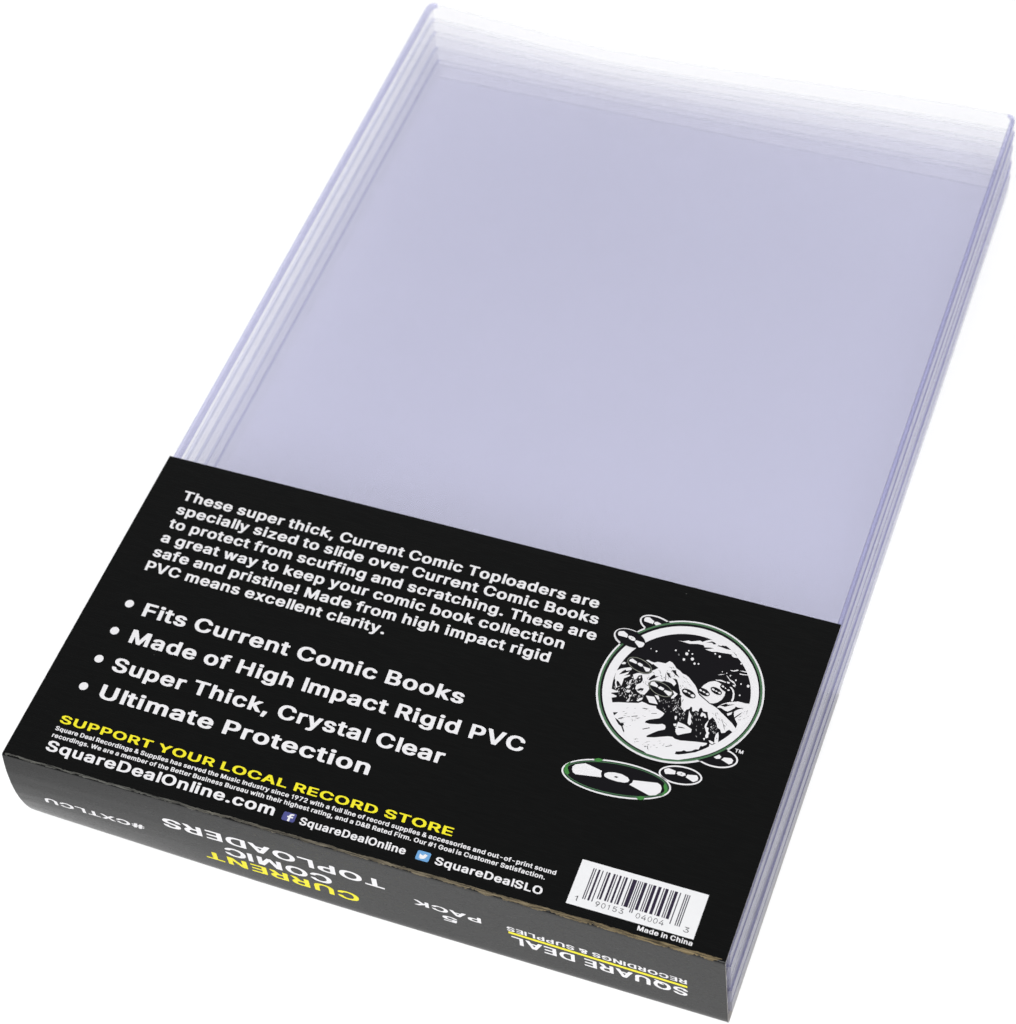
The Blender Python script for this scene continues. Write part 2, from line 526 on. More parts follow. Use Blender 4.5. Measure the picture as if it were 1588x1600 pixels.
GLYPH_CACHE = {}
def glyph(font, key, ch):
    q = (key, ch)
    if q not in GLYPH_CACHE:
        adv, loops = font[ch]
        GLYPH_CACHE[q] = (adv, *(fill(loops) if loops else ([], [])))
    return GLYPH_CACHE[q]

def text_geo(txt, font, key, x0, x1, cap, track=0.0):
    """glyphs in a line from x0 to x1 (mm), baseline 0, capitals cap mm tall"""
    pen = 0.0; items = []
    xs = []
    for ch in txt:
        adv, V_, F_ = glyph(font, key, ch)
        items.append((pen, V_, F_))
        xs += [pen + v[0] for v in V_]
        pen += adv + track
    lo, hi = min(xs), max(xs)
    sx = abs(x1 - x0) / (hi - lo)
    V = []; F = []
    for p, V_, F_ in items:
        b = len(V)
        V += [((p + v[0] - lo) * sx, v[1] * cap) for v in V_]
        F += [tuple(b + i for i in f) for f in F_]
    return V, F

class Print:
    """collects flat shapes of one printed part; level = ink layer above the board"""
    def __init__(self): self.V = []; self.F = []; self.M = []; self.mats = []
    def mi(self, m):
        if m not in self.mats: self.mats.append(m)
        return self.mats.index(m)
    def add(self, V3, F, m):
        b = len(self.V); self.V += V3
        for f in F:
            a, c, d = (Vector(V3[f[k]]) for k in range(3))
            self.F.append(tuple(b + i for i in f)); self.M.append(self.mi(m))
    def build(self, name, parent):
        return link_mesh(name, self.V, self.F, self.mats, parent, self.M)

INKH = 0.016
def top(P_, V2, F, m, level=1, flip=False):
    P_.add([(x, y, ZT + INKH * level) for x, y in V2], F, m)
def front(P_, V2, F, m, level=1):
    P_.add([(x, front_y(x, z) - INKH * level - 0.01, z) for x, z in V2], F, m)
def poly(P_, pts, m, level, put=top):
    V_, F_ = fill([pts]); put(P_, V_, F_, m, level)
def rect(P_, x0, y0, x1, y1, m, level, put=top):
    put(P_, [(x0, y0), (x1, y0), (x1, y1), (x0, y1)], [(0, 1, 2, 3)], m, level)

def top_line(P_, txt, x0, x1, y, cap, m=None, font=None, key='b', level=1, lean=-0.06, dy=0.0, track=0.0):
    V_, F_ = text_geo(txt, font or BOLD, key, x0, x1, cap, track)
    top(P_, [(x0 + vx + lean * vy, y + vy + dy * vx) for vx, vy in V_], F_, m or M_WHITE, level)
def front_line(P_, txt, x0, x1, zb, cap, m=None, tilt=0.0, put=None, track=0.0):
    """lettering upside down on the front: starts on the right at x0, runs left to x1, baseline uppermost"""
    V_, F_ = text_geo(txt, BOLD, 'b', x0, x1, cap, track)
    front(P_, [(x0 - vx, zb + tilt * vx - vy) for vx, vy in V_], F_, m or M_WHITE)

# ------------------------------------------------------------------ lettering and logo outlines (polygons)
BOLD_DATA = r""" 199|
!254|28,66 28,39 35,23 52,7 76,-2 123,-4 142,0 156,7 169,18 179,36 181,61 175,79 169,87 156,98 133,107 85,109 66,105 48,96 38,86|52,151 145,149 155,151 164,158 168,491 159,498 58,500 48,498 39,491 43,158
#514|424,496 409,500 337,500 322,496 317,489 296,372 294,370 219,370 218,376 238,473 236,494 228,498 219,500 137,498 129,494 126,486 106,371 42,370 33,369 25,364 15,319 17,299 24,294 34,293 90,293 75,207 10,207 -5,203 -8,198 -17,155 -17,138 -8,131 60,129 40,27 40,9 44,4 59,0 131,0 147,4 150,9 153,22 172,129 248,130 249,122 229,26 231,6 238,2 248,0 330,2 335,4 340,10 362,129 424,130 434,131 442,136 453,185 451,201 444,206 434,207 376,207 393,293 466,294 475,302 481,329 483,362 480,366 465,370 407,371 428,476 428,491|281,293 263,207 188,207 203,293
&522|490,6 490,24 424,95 442,124 453,151 460,187 460,231 452,236 442,237 352,236 343,228 342,205 337,187 271,257 310,284 344,315 357,332 367,351 371,368 371,409 364,432 350,455 324,478 297,492 270,500 244,504 181,504 155,500 131,493 106,481 91,471 68,446 56,418 53,405 53,362 58,340 69,317 82,299 106,272 66,243 40,221 22,197 12,176 8,155 10,111 17,87 35,57 62,32 103,9 134,0 167,-5 233,-6 266,-2 306,7 342,22 362,4 377,0 473,0 483,2|272,96 245,81 219,73 199,72 178,77 159,88 140,107 135,117 131,134 136,156 146,171 177,198|201,332 189,346 178,364 174,379 174,388 178,401 183,409 201,423 215,427 228,421 242,410 247,401 250,387 247,376 239,363 222,347
,246|16,-107 31,-111 98,-111 108,-110 117,-104 172,69 172,86 169,90 153,94 63,94 53,93 44,87 12,-84 12,-102
-527|386,183 386,247 377,254 112,255 102,254 93,247 93,183 102,175 367,174 377,175
.246|25,68 25,39 33,20 49,7 73,-2 120,-4 140,0 158,9 171,23 176,35 178,64 171,82 158,96 141,105 131,107 81,109 62,105 47,97 33,85
0388|369,250 366,295 358,338 346,379 328,416 306,448 282,473 254,492 224,504 194,508 164,504 134,492 107,473 82,448 60,416 42,379 30,338 22,295 19,250 22,205 30,162 42,121 60,84 82,52 106,27 134,8 164,-4 194,-8 224,-4 254,8 282,27 306,52 328,84 346,121 358,162 366,205|269,250 268,279 264,306 259,332 251,356 242,376 232,393 220,405 207,412 194,415 181,412 168,405 156,393 146,376 137,356 129,332 124,306 120,279 119,250 120,221 124,194 129,168 137,144 146,124 156,107 168,95 181,88 194,85 207,88 220,95 232,107 242,124 251,144 259,167 264,194 268,221
1374|165,0 270,0 270,500 185,500 160,455 115,415 55,390 55,300 115,325 165,360
2527|44,4 59,0 422,0 431,2 439,6 440,73 431,80 211,82 312,173 374,234 408,277 424,306 432,338 432,380 424,412 412,432 401,447 380,467 362,479 341,489 315,498 277,505 215,506 181,502 147,493 117,480 94,464 76,448 62,430 51,409 43,380 42,344 51,336 144,335 159,339 162,344 164,363 168,378 182,400 201,415 231,425 244,425 260,421 284,410 301,392 308,379 312,358 308,337 301,321 271,282 42,68 40,9
3527|49,496 46,491 46,427 55,420 258,418 140,300 139,238 148,230 158,229 238,228 260,223 281,213 291,207 310,187 319,164 321,139 312,116 292,94 270,83 252,77 231,75 206,79 190,84 173,93 151,116 146,129 144,142 135,149 27,149 18,142 19,119 28,90 40,68 66,41 94,22 140,4 190,-5 256,-6 301,-1 335,8 377,28 394,39 411,56 428,78 438,98 444,125 444,172 440,190 432,211 417,235 398,254 384,264 366,275 338,287 313,293 285,296 422,432 422,494 415,498 405,500 65,500
4527|348,498 252,500 242,498 235,494 18,175 14,167 14,107 17,102 33,98 270,98 271,9 274,4 290,0 373,0 383,2 390,6 392,98 448,98 458,100 465,104 467,171 458,178 448,179 392,180 392,315 388,319 373,323 290,323 280,322 272,317 270,179 156,180 353,470 357,478 357,491
5527|413,496 398,500 92,500 83,498 75,494 43,256 44,240 52,236 66,233 120,228 145,228 155,229 176,242 205,253 227,257 248,254 269,246 283,237 297,223 312,200 319,175 319,154 315,137 303,113 277,89 262,81 244,76 226,76 208,81 181,97 169,109 162,121 157,143 149,148 55,149 40,145 36,141 36,117 44,88 53,73 65,56 87,36 106,22 137,8 158,2 195,-5 258,-6 292,-2 324,5 366,25 381,36 406,58 419,77 431,98 439,121 443,149 443,183 439,210 431,235 419,256 403,278 383,297 356,314 330,326 301,334 270,338 217,338 175,330 187,419 408,420 417,427 417,491
7527|84,2 184,0 194,2 203,7 443,423 443,491 440,496 424,500 56,500 47,498 39,494 38,427 47,420 306,418 78,27 75,22 75,9
9527|120,2 223,0 238,4 378,183 408,228 428,266 436,291 440,313 440,359 438,378 431,400 418,425 401,447 370,474 334,492 303,501 263,506 217,506 166,498 126,483 94,462 72,440 51,406 40,367 40,312 50,276 61,255 74,238 101,213 145,191 188,182 236,180 112,24 111,9|233,425 248,425 262,421 287,407 307,384 315,366 319,347 319,330 317,317 312,306 301,287 292,277 274,264 248,255 227,257 215,260 197,271 181,286 172,298 165,313 161,332 164,362 168,374 179,392 192,406 208,416
A556|518,6 519,22 321,493 312,498 302,500 205,500 190,496 185,490 176,470 -7,31 -10,23 -8,6 -1,2 9,0 99,0 115,4 119,10 169,132 341,132 385,23 395,4 410,0 501,0 510,2|253,349 278,285 304,223 306,213 200,214
B531|40,496 36,491 38,6 45,2 55,0 312,2 348,7 377,15 422,37 442,54 453,69 462,87 471,117 471,166 464,193 454,211 444,224 423,245 392,261 415,276 432,294 444,316 450,338 450,383 447,397 439,419 424,443 402,463 381,476 358,487 320,496 285,500 55,500|160,213 273,213 306,203 319,195 333,181 344,163 349,150 349,134 342,116 323,97 312,90 295,85 260,81 160,81|160,294 160,419 253,419 276,416 299,407 314,395 321,385 329,359 325,340 311,319 291,304 258,293
C588|460,455 437,471 408,485 360,500 309,506 242,505 185,495 135,474 103,453 74,425 47,388 26,341 21,320 15,281 15,218 22,173 38,130 62,88 97,53 133,28 166,12 185,5 242,-5 309,-6 360,0 410,16 437,29 460,45 489,71 506,94 521,124 529,151 529,170 526,174 510,178 415,177 407,172 400,151 386,128 359,102 338,90 310,81 297,79 270,79 240,87 215,98 198,110 175,133 153,170 143,200 138,238 138,261 143,300 151,327 164,351 181,374 210,399 233,411 263,420 305,420 335,411 359,398 386,372 397,355 407,328 415,323 510,322 526,326 529,330 529,349 517,385 503,410 489,429
D580|40,4 55,0 265,0 313,5 362,17 406,37 433,54 458,77 483,109 497,136 507,162 517,210 518,273 511,324 497,366 474,406 441,441 413,461 376,479 344,489 299,497 272,500 55,500 45,498 38,494 36,9|160,81 160,418 255,417 288,411 303,406 328,393 356,370 374,345 385,320 394,278 396,238 390,201 378,164 361,138 340,117 320,104 301,94 280,88 251,83
E491|423,4 426,9 426,73 417,80 160,82 160,212 387,212 397,213 406,221 406,285 397,292 160,293 160,418 415,420 424,427 422,494 415,498 405,500 55,500 40,496 36,491 38,6 45,2 55,0 408,0
F482|45,2 141,0 151,2 158,6 160,206 377,206 387,207 396,214 396,278 387,285 160,287 160,418 410,420 419,427 419,491 416,496 401,500 55,500 45,498 38,494 36,9
G599|102,453 68,419 40,376 22,327 15,281 15,218 25,163 46,113 75,73 113,39 159,15 190,4 242,-5 310,-6 370,2 408,13 435,26 462,43 483,62 497,78 510,96 526,132 535,172 535,257 531,262 516,266 291,266 276,262 272,257 272,193 276,189 291,185 411,184 401,150 383,122 365,105 341,90 299,79 272,79 237,88 209,102 183,124 162,151 146,189 139,223 138,261 143,300 153,330 164,351 179,372 201,393 226,408 247,416 269,421 297,421 309,419 330,412 352,400 381,375 393,358 406,330 415,325 522,325 531,332 531,349 528,359 510,400 493,423 458,457 435,471 409,484 365,498 306,506 240,505 188,496 165,488 134,474
H595|509,4 512,9 511,494 503,498 494,500 408,500 398,498 390,494 388,296 160,296 158,494 151,498 141,500 55,500 40,496 36,491 38,6 45,2 55,0 141,0 151,2 158,6 160,215 388,215 390,6 398,2 408,0 494,0
I195|40,0 158,0 158,500 40,500
K542|499,4 503,9 501,26 293,281 501,476 501,494 494,498 484,500 376,500 360,496 160,306 158,494 151,498 141,500 55,500 40,496 36,491 38,6 45,2 55,0 141,0 151,2 158,6 160,160 206,204 370,4 385,0 484,0
L464|45,498 36,491 38,6 45,2 55,0 392,0 408,4 411,9 411,73 402,80 160,82 160,491 151,498 141,500
M713|629,494 622,498 612,500 497,500 487,498 478,493 334,165 325,189 188,494 180,498 170,500 55,500 40,496 36,491 38,6 45,2 55,0 138,0 148,2 157,9 158,267 278,4 294,0 372,0 381,2 390,7 506,266 507,9 516,2 526,0 612,0 627,4 631,9
N602|516,496 501,500 415,500 405,498 396,491 395,187 175,490 169,496 153,500 55,500 45,498 38,494 36,9 40,4 55,0 142,0 152,2 161,9 160,314 190,270 385,4 401,0 501,0 510,2 518,6 519,491
O612|455,41 493,75 511,99 524,120 540,160 550,209 551,272 544,324 529,368 517,392 497,419 463,453 431,474 381,495 326,505 259,506 206,500 163,487 135,474 110,458 75,426 46,385 28,345 17,295 15,218 21,180 26,159 39,128 53,103 68,82 94,55 135,26 185,5 241,-5 308,-6 360,0 401,12 434,28|297,421 327,413 352,402 369,390 394,363 412,333 419,315 426,285 429,243 425,207 415,173 404,151 385,125 362,105 334,89 297,79 270,79 240,87 222,94 198,110 172,137 153,170 146,189 139,223 138,261 142,294 151,327 162,349 182,375 205,395 230,410 270,421
P518|40,4 55,0 141,0 151,2 158,6 160,172 290,173 344,182 366,190 398,207 413,219 433,240 449,266 460,302 460,371 451,400 436,429 428,439 395,467 365,483 341,491 316,496 280,500 55,500 45,498 38,494 36,9|160,419 265,417 285,412 310,398 322,385 331,371 338,345 335,313 331,302 319,283 298,266 287,260 262,254 160,254
Q612|522,-40 525,-36 524,-20 465,47 465,49 485,66 503,87 525,122 540,160 550,209 551,272 544,324 529,368 517,392 497,419 463,453 431,474 381,495 326,505 259,506 206,500 163,487 135,474 110,458 75,426 46,385 28,345 17,295 15,218 21,180 26,159 39,128 53,103 68,82 94,55 116,38 135,26 185,5 213,-1 259,-6 326,-5 365,2 396,-36 406,-43 506,-44|297,421 327,413 352,402 369,390 394,363 412,333 419,315 426,285 429,243 426,215 419,185 404,151 391,134 362,167 351,175 251,177 241,175 233,171 233,153 297,81 297,79 270,79 240,87 222,94 198,110 172,137 153,170 146,189 139,223 138,261 142,294 151,327 162,349 182,375 205,395 230,410 270,421
R523|40,496 36,491 38,6 45,2 55,0 141,0 156,4 160,9 160,183 238,183 342,15 351,4 366,0 463,0 478,4 482,9 481,24 369,201 402,217 428,239 442,257 451,276 460,302 462,321 462,359 458,385 444,419 425,446 402,464 367,483 333,493 298,498 55,500|160,418 267,417 291,411 312,399 321,391 331,376 339,344 333,312 318,289 295,274 265,266 160,264
S520|73,32 113,11 152,-1 201,-8 274,-8 323,-1 352,7 372,15 406,34 435,61 453,91 461,122 461,163 458,179 446,206 436,219 405,246 360,268 316,283 230,302 198,313 181,321 158,340 153,349 150,359 156,383 165,396 183,410 203,419 219,423 252,424 285,415 303,404 321,387 329,367 331,358 340,351 444,351 453,358 453,383 446,408 438,425 425,442 397,467 353,489 319,500 267,506 199,505 152,497 124,488 99,476 77,462 47,431 38,414 29,389 28,337 36,310 51,286 81,260 128,237 165,225 269,200 306,186 329,168 335,160 339,146 336,129 331,117 309,96 287,84 270,79 248,75 227,75 197,81 183,87 166,97 147,117 140,134 139,147 130,155 22,155 12,147 12,132 15,113 22,92 43,58
T523|195,0 281,0 291,2 300,9 300,418 462,420 471,427 471,491 467,496 452,500 24,500 15,498 7,494 6,427 15,420 176,418 176,9 185,2
U595|40,496 36,491 36,153 39,134 47,108 56,91 76,62 109,34 145,15 195,-1 249,-8 317,-6 366,2 398,12 420,22 451,42 474,64 490,86 501,107 512,149 511,494 503,498 494,500 408,500 398,498 390,494 389,172 385,153 381,141 367,119 353,105 337,93 320,85 297,79 260,77 223,88 199,102 176,126 169,138 162,158 160,173 160,491 151,498 141,500 55,500
V556|-8,494 -10,477 -4,463 189,7 198,2 208,0 305,0 320,4 519,478 518,494 510,498 501,500 409,500 399,498 392,494 256,151 117,494 109,498 99,500 9,500 -1,498
W775|738,494 730,498 720,500 631,500 622,498 614,494 523,187 432,490 427,496 412,500 316,500 306,498 299,494 206,190 203,194 114,494 106,498 97,500 9,500 -6,496 -10,491 -8,470 138,6 145,2 155,0 253,0 263,2 272,7 362,300 365,301 457,6 465,2 474,0 572,0 587,4 593,14 739,478
X550|-5,4 10,0 106,0 122,4 212,116 251,166 256,163 279,130 380,4 395,0 492,0 502,2 510,6 511,22 504,32 326,257 500,476 501,491 498,496 483,500 387,500 372,496 252,345 135,496 120,500 23,500 13,498 6,494 4,478 7,473 179,256 -4,28 -8,22 -8,9
Y547|303,2 312,9 312,201 508,474 508,494 501,498 491,500 395,500 380,496 251,313 122,496 106,500 9,500 -6,496 -10,491 -10,478 -7,473 189,200 190,6 198,2 208,0
a460|381,4 385,9 385,273 378,303 360,333 340,352 308,369 278,378 233,385 178,385 138,379 98,368 72,355 56,344 29,316 15,291 17,276 27,270 84,255 126,255 133,260 142,274 163,293 188,304 213,306 238,298 253,286 262,268 264,249 259,243 247,240 178,233 99,220 72,211 38,192 17,170 7,147 4,130 4,99 7,82 11,69 28,41 51,21 81,5 113,-4 142,-8 198,-8 219,-5 247,2 263,9 274,2 284,0 366,0|265,163 264,134 254,111 235,90 222,81 205,75 178,71 149,79 131,95 125,112 129,126 140,138 149,144 185,155 258,164
b497|31,496 28,491 29,6 37,2 47,0 128,0 144,4 148,13 167,3 190,-4 222,-8 265,-8 310,-1 337,8 358,19 380,34 394,48 412,71 429,104 439,139 442,160 440,231 431,270 414,304 397,327 369,352 331,372 299,381 270,385 216,385 176,378 149,366 147,494 140,498 130,500 47,500|231,72 210,77 194,87 179,99 168,113 158,132 151,154 147,198 151,226 158,248 176,277 188,288 205,298 227,305 241,305 259,300 272,293 292,276 301,262 311,243 317,224 321,185 314,145 306,124 296,108 277,89 267,83 244,73
c466|385,325 358,349 320,369 285,379 248,385 192,385 155,379 117,368 78,345 60,329 43,310 24,276 14,247 8,210 8,166 17,120 36,78 53,56 83,29 122,8 156,-2 198,-8 258,-6 301,2 337,16 369,37 393,62 407,86 412,100 412,116 409,121 344,136 303,136 296,132 290,116 279,100 258,83 242,76 226,72 215,72 198,76 176,88 158,104 147,120 138,142 132,164 131,202 133,219 142,245 154,268 181,293 206,304 227,305 258,294 281,276 292,257 294,248 302,243 341,243 399,257 408,260 411,265 411,281 400,304
d497|419,496 403,500 320,500 310,498 303,494 301,366 274,378 235,385 181,385 145,379 113,369 84,353 58,332 40,310 22,276 11,236 8,213 8,166 11,142 19,109 39,70 53,52 76,30 91,20 131,2 153,-4 185,-8 230,-8 253,-5 280,2 303,13 308,4 323,0 403,0 413,2 421,6 422,491|215,72 194,77 177,87 162,99 149,117 140,134 132,164 131,205 139,241 146,257 160,277 170,287 188,298 210,305 224,305 242,300 259,291 283,265 292,249 299,228 303,204 303,176 299,151 292,130 275,103 259,88 247,80 227,73
e475|73,342 46,313 24,276 14,247 8,210 8,166 15,124 33,82 58,49 83,29 119,9 152,-1 202,-8 249,-8 303,0 327,8 352,20 376,36 396,56 412,83 415,91 415,104 410,110 344,126 305,126 297,121 286,100 267,84 241,73 216,72 185,81 167,93 157,103 140,128 132,156 403,157 419,161 422,166 422,210 415,260 406,286 396,304 379,327 362,343 345,355 313,370 281,379 245,385 190,385 147,378 126,372 98,359|133,234 139,249 153,272 180,294 194,301 209,305 233,304 248,298 260,291 283,266 296,238 295,233
f316|67,2 159,0 169,2 178,9 178,302 251,302 260,304 269,311 268,374 260,378 251,379 178,379 179,412 186,427 199,437 212,438 228,434 251,434 260,436 268,440 285,486 285,503 281,508 273,512 227,519 176,519 142,514 103,498 76,476 62,452 58,436 58,380 -2,379 -12,378 -21,371 -21,311 -17,306 -2,302 58,302 58,9
g498|420,376 405,379 323,379 308,376 304,371 303,365 270,379 235,385 181,385 152,381 127,374 95,360 76,347 43,313 24,279 14,251 8,214 8,168 12,138 21,111 33,86 49,65 73,42 91,30 123,16 153,8 190,4 242,5 273,11 303,22 301,-4 296,-21 289,-32 276,-44 265,-51 241,-59 215,-61 197,-59 177,-52 162,-43 133,-13 117,-9 87,-10 35,-35 26,-44 26,-58 40,-78 69,-103 103,-121 149,-134 203,-140 259,-138 302,-132 337,-121 372,-103 394,-83 403,-72 418,-41 424,-8 424,371|224,305 247,298 258,292 275,277 283,266 299,232 303,211 304,188 297,149 292,134 279,115 263,100 251,92 224,84 212,84 191,89 176,97 157,113 147,126 139,143 132,168 131,207 142,249 161,278 181,294 195,301 210,305
h482|31,496 28,491 29,6 37,2 47,0 130,0 140,2 147,6 149,232 151,247 161,269 178,288 203,301 224,305 241,301 256,293 276,272 285,249 288,6 295,2 305,0 388,0 403,4 407,9 407,259 403,286 397,303 379,334 363,351 347,362 317,376 290,382 267,385 216,385 177,378 149,366 147,494 140,498 130,500 47,500
i223|140,2 149,9 149,371 140,378 130,379 37,378 28,371 28,9 37,2 47,0|17,477 17,447 22,435 38,420 58,412 76,410 102,410 126,413 144,423 153,431 161,446 162,469 156,489 144,501 120,512 102,514 76,514 52,510 33,500 22,489
k450|31,496 28,491 29,6 37,2 47,0 130,0 140,2 147,6 149,136 158,144 160,144 287,4 302,0 403,0 419,4 422,9 422,22 417,30 249,214 407,355 407,374 399,378 390,379 281,378 276,376 149,262 149,491 140,498 130,500 47,500
l191|38,0 153,0 153,500 38,500
m694|618,6 618,279 610,311 600,329 586,346 562,365 523,381 491,386 435,386 398,379 360,364 341,349 324,364 297,378 259,386 197,385 165,377 149,369 144,376 128,379 47,379 37,378 29,374 28,9 31,4 47,0 130,0 140,2 147,6 150,249 158,272 177,292 197,302 212,306 227,302 241,294 256,279 262,262 264,9 267,4 283,0 365,0 374,2 382,6 385,253 392,273 412,294 427,302 444,306 460,302 481,291 492,278 497,261 500,6 508,2 517,0 601,0 610,2
n481|403,4 407,9 407,259 403,286 397,303 389,320 378,336 356,356 344,364 313,377 280,383 216,385 195,382 165,374 147,365 146,371 142,376 127,379 47,379 31,376 28,371 29,6 37,2 47,0 130,0 140,2 147,6 149,232 151,247 161,269 178,288 203,301 224,305 241,301 256,293 276,272 285,249 288,6 295,2 305,0 388,0
o487|386,324 355,351 320,369 292,378 248,385 192,385 155,379 117,368 78,345 60,329 43,310 24,276 14,247 8,210 8,166 17,120 36,78 53,56 83,29 122,8 156,-2 198,-8 242,-8 291,-1 316,7 344,20 370,38 396,65 417,100 428,134 432,160 432,215 424,259 404,300|213,305 227,305 247,300 262,292 279,277 293,259 300,244 307,222 311,197 311,180 307,154 293,119 279,100 263,87 247,77 226,72 208,73 188,80 176,88 158,104 147,120 139,138 131,173 131,202 133,219 147,257 158,273 176,289 194,300
p497|31,-128 47,-132 130,-132 140,-131 147,-126 149,12 178,-1 222,-8 265,-8 310,-1 337,8 372,28 394,48 412,71 429,104 440,147 442,218 439,239 431,270 414,304 397,327 376,347 356,360 316,377 270,385 216,385 194,382 176,378 148,365 147,371 144,376 128,379 47,379 37,378 29,374 28,-123|231,72 210,77 194,87 179,99 168,113 158,132 151,154 147,198 151,226 158,248 176,277 188,288 205,298 227,305 241,305 259,300 272,293 292,276 301,262 311,243 317,224 321,185 314,145 306,124 296,108 277,89 267,83 244,73
q497|419,-128 422,-123 421,374 413,378 403,379 323,379 308,376 304,371 304,366 302,365 278,377 256,382 235,385 181,385 140,378 113,369 92,359 69,342 40,310 22,276 11,236 8,213 8,166 11,142 19,109 39,70 53,52 87,22 120,5 147,-2 185,-8 230,-8 267,-2 287,4 301,12 303,-126 310,-131 320,-132 403,-132|215,72 194,77 177,87 162,99 149,117 140,134 132,164 131,205 139,241 146,257 160,277 170,287 188,298 210,305 224,305 242,300 259,291 283,265 292,249 299,228 303,204 303,176 299,151 292,130 275,103 259,88 247,80 227,73
r321|37,2 130,0 140,2 147,6 149,239 154,259 161,270 174,284 198,297 213,301 267,298 277,300 285,304 286,376 283,381 267,385 199,385 174,381 148,370 137,378 127,379 47,379 37,378 29,374 28,9
s434|44,36 67,19 92,7 113,0 169,-8 217,-8 267,-1 298,8 335,28 354,44 365,58 374,74 379,95 378,139 372,155 358,176 335,195 295,213 260,223 203,233 167,243 149,257 143,270 149,285 167,300 185,306 206,308 220,304 235,294 253,274 257,264 266,258 295,257 363,270 372,277 371,294 361,315 351,329 328,352 292,372 266,379 228,385 170,385 138,381 101,370 72,356 43,332 28,307 22,287 24,241 28,228 42,206 56,192 70,183 105,168 138,158 206,145 230,139 244,131 253,121 256,115 254,102 249,94 237,84 217,75 190,71 170,75 149,85 136,99 126,121 119,126 84,127 19,115 10,108 11,88 24,60
t288|251,5 254,10 254,24 242,71 233,77 223,79 202,79 191,76 174,77 165,87 161,104 161,302 226,302 241,306 244,311 244,371 235,378 226,379 161,380 161,456 158,461 142,464 51,463 42,456 42,380 -12,378 -21,371 -19,308 -12,304 -2,302 42,302 42,78 47,57 60,36 76,21 102,7 119,2 155,-4 203,-4 235,0
u482|31,376 28,371 28,124 31,102 38,78 47,58 61,40 85,20 109,8 141,-1 160,-4 210,-5 235,-2 269,5 288,15 289,9 292,4 308,0 388,0 403,4 407,9 406,374 398,378 388,379 305,379 295,378 288,374 286,147 283,133 279,121 269,105 252,89 230,79 206,76 184,84 167,98 156,115 150,132 147,374 140,378 130,379 47,379
v460|421,374 413,378 403,379 315,379 305,378 296,372 206,157 117,374 109,378 99,379 10,379 1,378 -7,374 -7,353 138,23 148,4 163,0 249,0 259,2 268,7 422,358
w648|604,374 597,378 587,379 501,379 491,378 482,372 422,186 362,374 355,378 345,379 248,378 239,371 180,186 119,374 112,378 102,379 16,379 1,376 -3,371 -1,350 119,6 127,2 137,0 220,0 230,2 238,6 301,198 364,6 372,2 381,0 465,0 480,4 485,10 606,357
x448|-4,6 3,2 13,0 106,0 122,4 199,105 202,107 280,4 295,0 388,0 403,4 407,9 407,22 404,27 272,190 282,206 397,353 400,358 399,374 391,378 381,379 290,379 274,376 202,280 131,376 116,379 23,379 8,376 4,371 6,354 131,194 -4,24
y460|27,-125 44,-131 77,-134 116,-134 147,-131 162,-127 185,-116 198,-108 224,-83 247,-41 422,358 422,371 419,376 403,379 315,379 305,378 297,374 206,157 117,374 109,378 99,379 10,379 1,378 -7,374 -7,353 142,15 140,7 124,-31 106,-49 98,-53 81,-51 56,-51 47,-52 38,-58 22,-106 22,-119
z450|384,4 388,9 388,73 378,80 178,82 379,311 379,374 372,378 362,379 42,379 27,376 24,371 24,308 33,301 225,299 18,66 18,6 26,2 35,0 369,0"""
